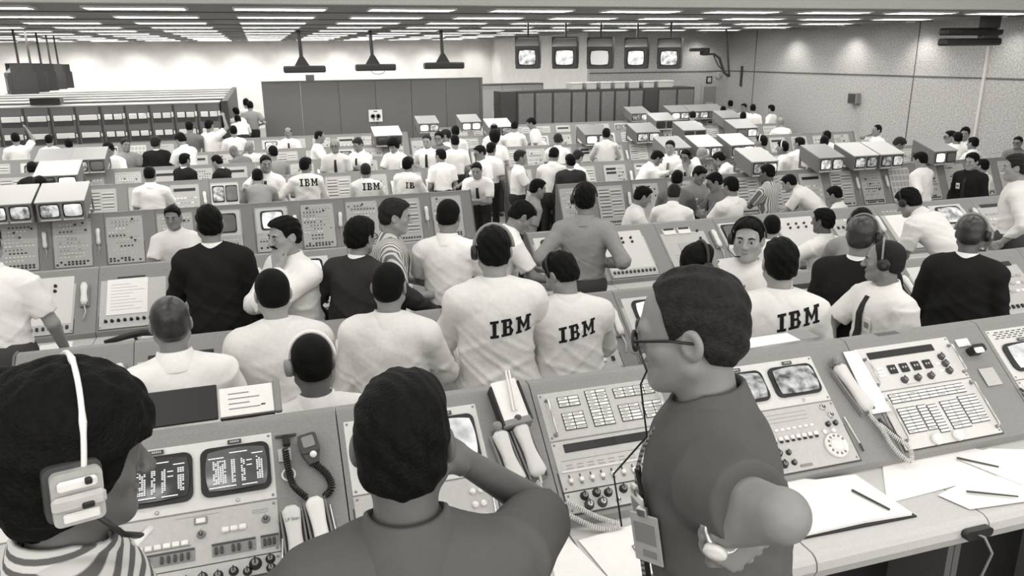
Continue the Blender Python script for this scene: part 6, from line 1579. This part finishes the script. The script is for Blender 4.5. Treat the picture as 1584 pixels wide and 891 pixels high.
for i in range(5):
    o = empty('storage_cabinet', (x0+(x1-x0)*i/5, 29, .15)); w = (x1-x0)/5; tag(o, 'pale cabinet behind the gap right of the partition, %s from left' % ORD(i), 'cabinet', 'pale cabinets at the back')
    mb = MB(); mb.box(0, w-.01, 0, .6, 0, 2.15, M_PLATEG, None, .01); mb.build('body', o); mb = MB(); mb.box(.04, w-.05, -.02, 0, .1, 2.0, M_PLATE); mb.build('door', o); mb = MB(); mb.box(0, w, -.02, .62, 2.15, 2.2, M_RACK); mb.build('top_rail', o)
o = empty('wall_speaker', (at(846, 115, 35.9)[0], 35.7, at(846, 122, 35.9)[2])); w = at(893, 115, 35.9)[0]-at(846, 115, 35.9)[0]; tag(o, 'wide dark box on the back wall under the second hung monitor', 'speaker')
for i in range(2): mb = MB(); mb.box(i*w/2+.01, (i+1)*w/2-.01, 0, .3, 0, .46, M_BLACK, None, .02); mb.build('cabinet', o)
# hung picture monitors
def monitor(px0, px1, Y, scr, label, yaw=0, group='picture monitors hung from the ceiling', ht=.60, zoff=0):
    a = at(px0, 106, Y); b = at(px1, 106, Y); w = b[0]-a[0]; z0 = a[2]-.01+zoff
    o = empty('ceiling_monitor', ((a[0]+b[0])/2, Y, z0), R(yaw)); tag(o, label, 'monitor', group)
    mb = MB(); mb.box(-w/2, w/2, 0, .55, 0, .47, M_RACKD, None, .015); mb.build('case', o)
    mb = MB(); MF = FR((-w/2, -.002, 0), (1, 0, 0), (0, 0, 1), (0, -1, 0)); pl(mb, .01, w-.01, .01, .46, M_DARK, MF, .006); crt(mb, .05, w-.05, .06, .41, MF, scr, M_BLACK); mb.build('screen', o)
    mb = MB()
    for x in (-w/2-.012, w/2): mb.box(x, x+.012, .05, .5, .1, .66, M_RACKD)
    mb.prism([(.02, .47), (.5, .47), (.5, .63), (.18, .63)], -w/2, w/2, M_PLATEG); mb.box(-w/2, w/2, .05, .5, .65, .67, M_RACKD); mb.build('bracket', o)
    mb = MB(); mb.cyl((0, .28, .66), (0, .28, CEIL-z0), .025, M_RACKD); mb.build('ceiling_pole', o)
    return o
for (p0, p1, s, l) in ((798, 832, M_CRT[1], 'hung monitor with mottled picture, leftmost of the five'), (855, 890, M_CRT[3], 'hung monitor with very bright picture, second of the five'), (909, 944, M_TUBEGREY, 'hung monitor with grey blank screen, third of the five'), (967, 998, M_CRT[3], 'hung monitor with white picture and side arm, fourth of the five'), (1018, 1049, M_CRT[1], 'hung monitor with spotted picture, rightmost of the five')):
    monitor(p0, p1, 16.6, s, l, -(math.degrees(math.atan2(*at((p0+p1)/2, 100, 16.6)[:2]))+6))
for i, (px, Y) in enumerate(((8, 20.5), (28, 22.0), (46, 23.5), (62, 25.0), (75, 26.5))):
    monitor(px-13, px+13, Y, M_GLASS, 'dark hung monitor turned side on at far left, %s from left edge' % ORD(i), -62, 'side on monitors at far left', zoff=-.55)
# three black bars on ceiling stems
for i, (p0, p1, pc, yb, yt) in enumerate(((439, 504, 468, 110, 48), (550, 612, 577, 107, 45), (656, 717, 685, 104, 44))):
    Y = 22.4; a = at(p0, yb+3, Y); b = at(p1, yb+3, Y); c = at(pc, yb, Y)
    o = empty('ceiling_projector', ((a[0]+b[0])/2, Y, a[2])); w = b[0]-a[0]; cx = c[0]-(a[0]+b[0])/2
    tag(o, 'black bar on a ceiling stem above the partition, %s of three' % ('left', 'middle', 'right')[i], 'ceiling bar', 'black bars on ceiling stems')
    mb = MB(); mb.box(-w/2, w/2, -.14, .14, 0, .18, M_BLACK, None, .03); mb.build('housing', o)
    mb = MB(); mb.prism([(cx-.2, .17), (cx+.2, .17), (cx+.05, .42), (cx-.05, .42)], -.05, .05, M_BLACK, None, 'y'); mb.build('yoke', o)
    mb = MB(); mb.cyl((cx, 0, .38), (cx-.02, 0, CEIL-a[2]), .05, M_BLACK); mb.build('stem', o)
    if i == 1:
        mb = MB(); mb.tube([(0.05+.18*math.cos(t), -.1, -.0-.09*math.sin(t)) for t in [math.pi*k/8 for k in range(9)]], .008, M_DARK, 6); mb.build('loose_wire', o)
# twin black bars at the right
Y = 13.4; a = at(1457, 56, Y); b = at(1543, 70, Y)
o = empty('ceiling_heater', (a[0], Y, 0)); w = min(b[0]-a[0], XW-.1-a[0]); tag(o, 'pair of long black bars on a ceiling bracket by the right wall', 'ceiling bar')
for z in (at(1457, 55, Y)[2], at(1457, 71, Y)[2]):
    mb = MB(); mb.box(0, w, -.12, .12, z, z+.145, M_BLACK, None, .035); mb.build('housing', o)
mb = MB(); mb.box(w*.66, w*.95, -.08, .08, at(1457, 70, Y)[2]+.05, CEIL, M_RACKD, None, .02); mb.build('bracket', o)
# camera on a bent arm, wall box, door corner
Y = 21.5; p = [at(x, y, Y) for x, y in ((1068, 78), (1086, 77), (1088, 84), (1104, 83), (1113, 90), (1120, 112), (1127, 118))]
o = empty('wall_camera', p[1]); tag(o, 'small black camera on a bent arm in the far right corner', 'camera')
q = [Vector(t)-Vector(p[1]) for t in p]; mb = MB(); mb.box(q[0][0], q[1][0]+.05, -.08, .08, -.05, .05, M_BLACK, None, .015); mb.box(q[1][0]-.02, q[1][0]+.22, -.1, .1, -.16, .06, M_BLACK, None, .02); mb.build('camera_body', o)
mb = MB(); mb.tube(q[2:], .04, M_RACKD, 8); mb.tube([q[3]+Vector((.0, 0, -.05)), q[4]+Vector((-.04, 0, -.2)), q[6]], .02, M_RACKD, 6); mb.build('arm', o)
mb = MB(); v0 = at(1128, 119, Y)-p[1]; v1 = at(1123, 49, Y)-p[1]; mb.cyl(v0, (v1[0], 0, CEIL-p[1][2]), .03, M_RACKD); mb.build('post', o)
v = ray(1325, 152); y = XW/v[0]*v[1]; zz = CZ+v[2]*XW/v[0]
o = empty('wall_speaker', (XW, y, zz)); tag(o, 'small grey box on the right wall', 'speaker'); mb = MB(); mb.box(-.16, 0, -.17, .17, -.15, .15, M_MID, None, .02); mb.build('case', o); mb = MB(); mb.box(-.17, -.16, -.14, .14, -.12, .12, M_RACKD); mb.build('grille', o)
xa, xb = at(1086, 140, YN)[0], at(1107, 140, YN)[0]
mb = MB(); mb.box(xa-.05, min(xb+.05, XW-.02), YN-.06, YN-.0, .15, 2.36, M_PLATEG); o = mb.build('trim_doorframe'); o['kind'] = 'structure'
mb = MB(); mb.box(xa+.02, xb-.02, YN-.08, YN-.06, .17, 2.28, M_MID, None, .01); o = mb.build('door_1'); o['kind'] = 'structure'
mb = MB(); mb.box(xa+.12, xb-.12, YN-.09, YN-.08, 1.3, 1.75, M_PLATE); tag(mb.build('door_notice'), 'pale notice on the far corner door', 'notice')
a = at(1092, 129, YN); b = at(1101, 118, YN); o = empty('picture_frame', (a[0], YN-.005, a[2])); tag(o, 'small dark framed picture over the far corner door', 'picture'); mb = MB(); mb.box(0, b[0]-a[0], -.03, 0, 0, b[2]-a[2], M_BLACK); mb.build('frame', o); mb = MB(); mb.box(.04, b[0]-a[0]-.04, -.034, -.03, .04, b[2]-a[2]-.04, M_PLATE); mb.build('print', o)
a = at(1111, 117, YN); o = empty('wall_clock', (a[0], YN, a[2])); tag(o, 'round grey wall clock right of the framed picture', 'clock'); mb = MB(); mb.lathe([(.12, 0), (.12, .05), (.10, .06), (0, .06)], M_PLATEG, Matrix.Rotation(R(90), 4, 'X'), 20); mb.build('case', o); mb = MB(); mb.box(-.006, .006, -.065, -.06, 0, .08, M_BLACK); mb.box(0, .05, -.065, -.06, -.006, .006, M_BLACK); mb.build('hand', o)
mb = MB(); mb.cyl((XW-.03, YN-.9, 2.3), (XW-.03, YN-.9, 2.95), .04, M_RACKD); o = mb.build('trim_conduit_short'); o['kind'] = 'structure'
# dark bin and low block among the far racks
a = at(62, 156, 23.2); b = at(105, 145, 23.2); mb = MB(); mb.box(a[0], b[0], 22.2, 22.6, 2.33, 2.33+b[2]-a[2], M_BLACK, None, .01); tag(mb.build('storage_case'), 'black flat case on the far left racks', 'case')

# ------------------------------------------------------------------ telephones, papers and binders along the middle rows
def small_handset():
    root = empty('telephone_handset'); mb = MB(); P = []; n = 10; S = 7; L = .21
    for i in range(S):
        t = i/(S-1); w = (.026+.004*math.cos(2*math.pi*t))*(.6 if i in (0, S-1) else 1); th = .02*(.6 if i in (0, S-1) else 1)
        for k in range(n): a_ = 2*math.pi*k/n; P.append((w*math.cos(a_), -L/2+L*t, .026+th*math.sin(a_)))
    mb.add(P, [(i*n+k, i*n+(k+1) % n, (i+1)*n+(k+1) % n, (i+1)*n+k) for i in range(S-1) for k in range(n)]+[tuple(range(n))[::-1], tuple(range((S-1)*n, S*n))], M_WHITE, True); mb.build('receiver', root)
    mb = MB(); mb.box(-.034, .034, -.11, .11, 0, .012, M_MID, None, .003); mb.build('cradle', root)
    mb = MB(); mb.tube([(0, -.11, .02), (.01, -.17, .015), (-.01, -.24, .012)], .006, M_PLATE, 6); mb.build('cord', root)
    return root
sh_ = small_handset(); used_ = False; rnd = random.Random(77)
for key, ks, us, vs in (('B', (0, 1, 2, 3, 4, 5, 6, 7, 8, 9, 10), .555, .62), ('Cl', (-1, 0, 1, 2, 3), .57, .6), ('Cr', (0, 2, 3, 5, 6, 7), .58, .6), ('Dl', (-2, -1, 1, 3, 4, 5, 6), .545, .6), ('Dr', (1, 4, 6, 8, 9, 10, 12), .545, .62), ('El', (2, 3, 5, 6, 7, 8), .545, .6), ('Er', (1, 3, 5, 6), .545, .6), ('Fl', (4, 6, 8), .545, .6), ('Fr', (2, 5), .545, .6)):
    for k in ks:
        if (key, k) not in ROWS: continue
        r_, M, h_, H_ = ROWS[(key, k)]; o = sh_ if not used_ else copy_tree(sh_); used_ = True
        o.matrix_world = Matrix.Translation(r_.location) @ M @ Matrix.Translation((us-.02, h_*vs, .012)) @ Matrix.Rotation(R(rnd.uniform(-4, 4)), 4, 'Z')
        bl = r_['label'].split(', ')[1]
        tag(o, 'white telephone handset on the console post, ' + bl, 'telephone', 'telephone handsets')
def deskitem(key, k, u, dv, w, d, ang, m, t, name, label, cat):
    r_, M, h_, H_ = ROWS[(key, k)]; off, pitch, Yt, fl_, H, ks, sd = ROWS[key]
    zd = {'B': .75, 'Cl': .75, 'Cr': .75}.get(key, .64); yf = {'B': -.92, 'Cl': -.92, 'Cr': -.92}.get(key, -.72)
    c = r_.location; T = Matrix.Translation((c[0]+u, c[1]+yf+dv, c[2]+zd+.001)) @ Matrix.Rotation(R(ang), 4, 'Z')
    mb = MB(); mb.box(-w/2, w/2, -d/2, d/2, 0, t, m, T); return tag(mb.build(name), label+' on the console desk, '+r_['label'].split(', ')[1], cat, name.replace('_', ' ')+'s on desks')
n = 0
for key in ('B', 'Cl', 'Cr', 'Dl', 'Dr'):
    for k in ROWS[key][5]:
        if rnd.random() < .75: deskitem(key, k, rnd.uniform(.2, .45), rnd.uniform(.16, .2), .215, .28 if key in ('B', 'Cl', 'Cr') else .24, rnd.uniform(-25, 25), M_PAPER, .004, 'paper_sheet', 'white sheet', 'paper')
        if rnd.random() < .3: deskitem(key, k, rnd.uniform(.05, .14), .2, .16, .22, rnd.uniform(-10, 10), M_BLACK, .03, 'binder', 'black binder', 'binder')
r_, M, h_, H_ = ROWS[('Cl', 1)]
mb = MB(); T = Matrix.Translation((r_.location[0]+.3, r_.location[1]-.75, r_.location[2]+.752)); mb.tube([T @ Vector(p) for p in ((-.2, -.05, .03), (-.05, .0, .05), (.05, .03, .055), (.2, .02, .04))], [.02, .024, .026, .022], M_BLACK, 8); mb.tube([T @ Vector(p) for p in ((0, .0, .04), (.03, -.08, .02), (.05, -.14, .012))], .012, M_BLACK, 6)
tag(mb.build('desk_lamp_arm'), 'black jointed arm lying before the hung printed sheet', 'arm')
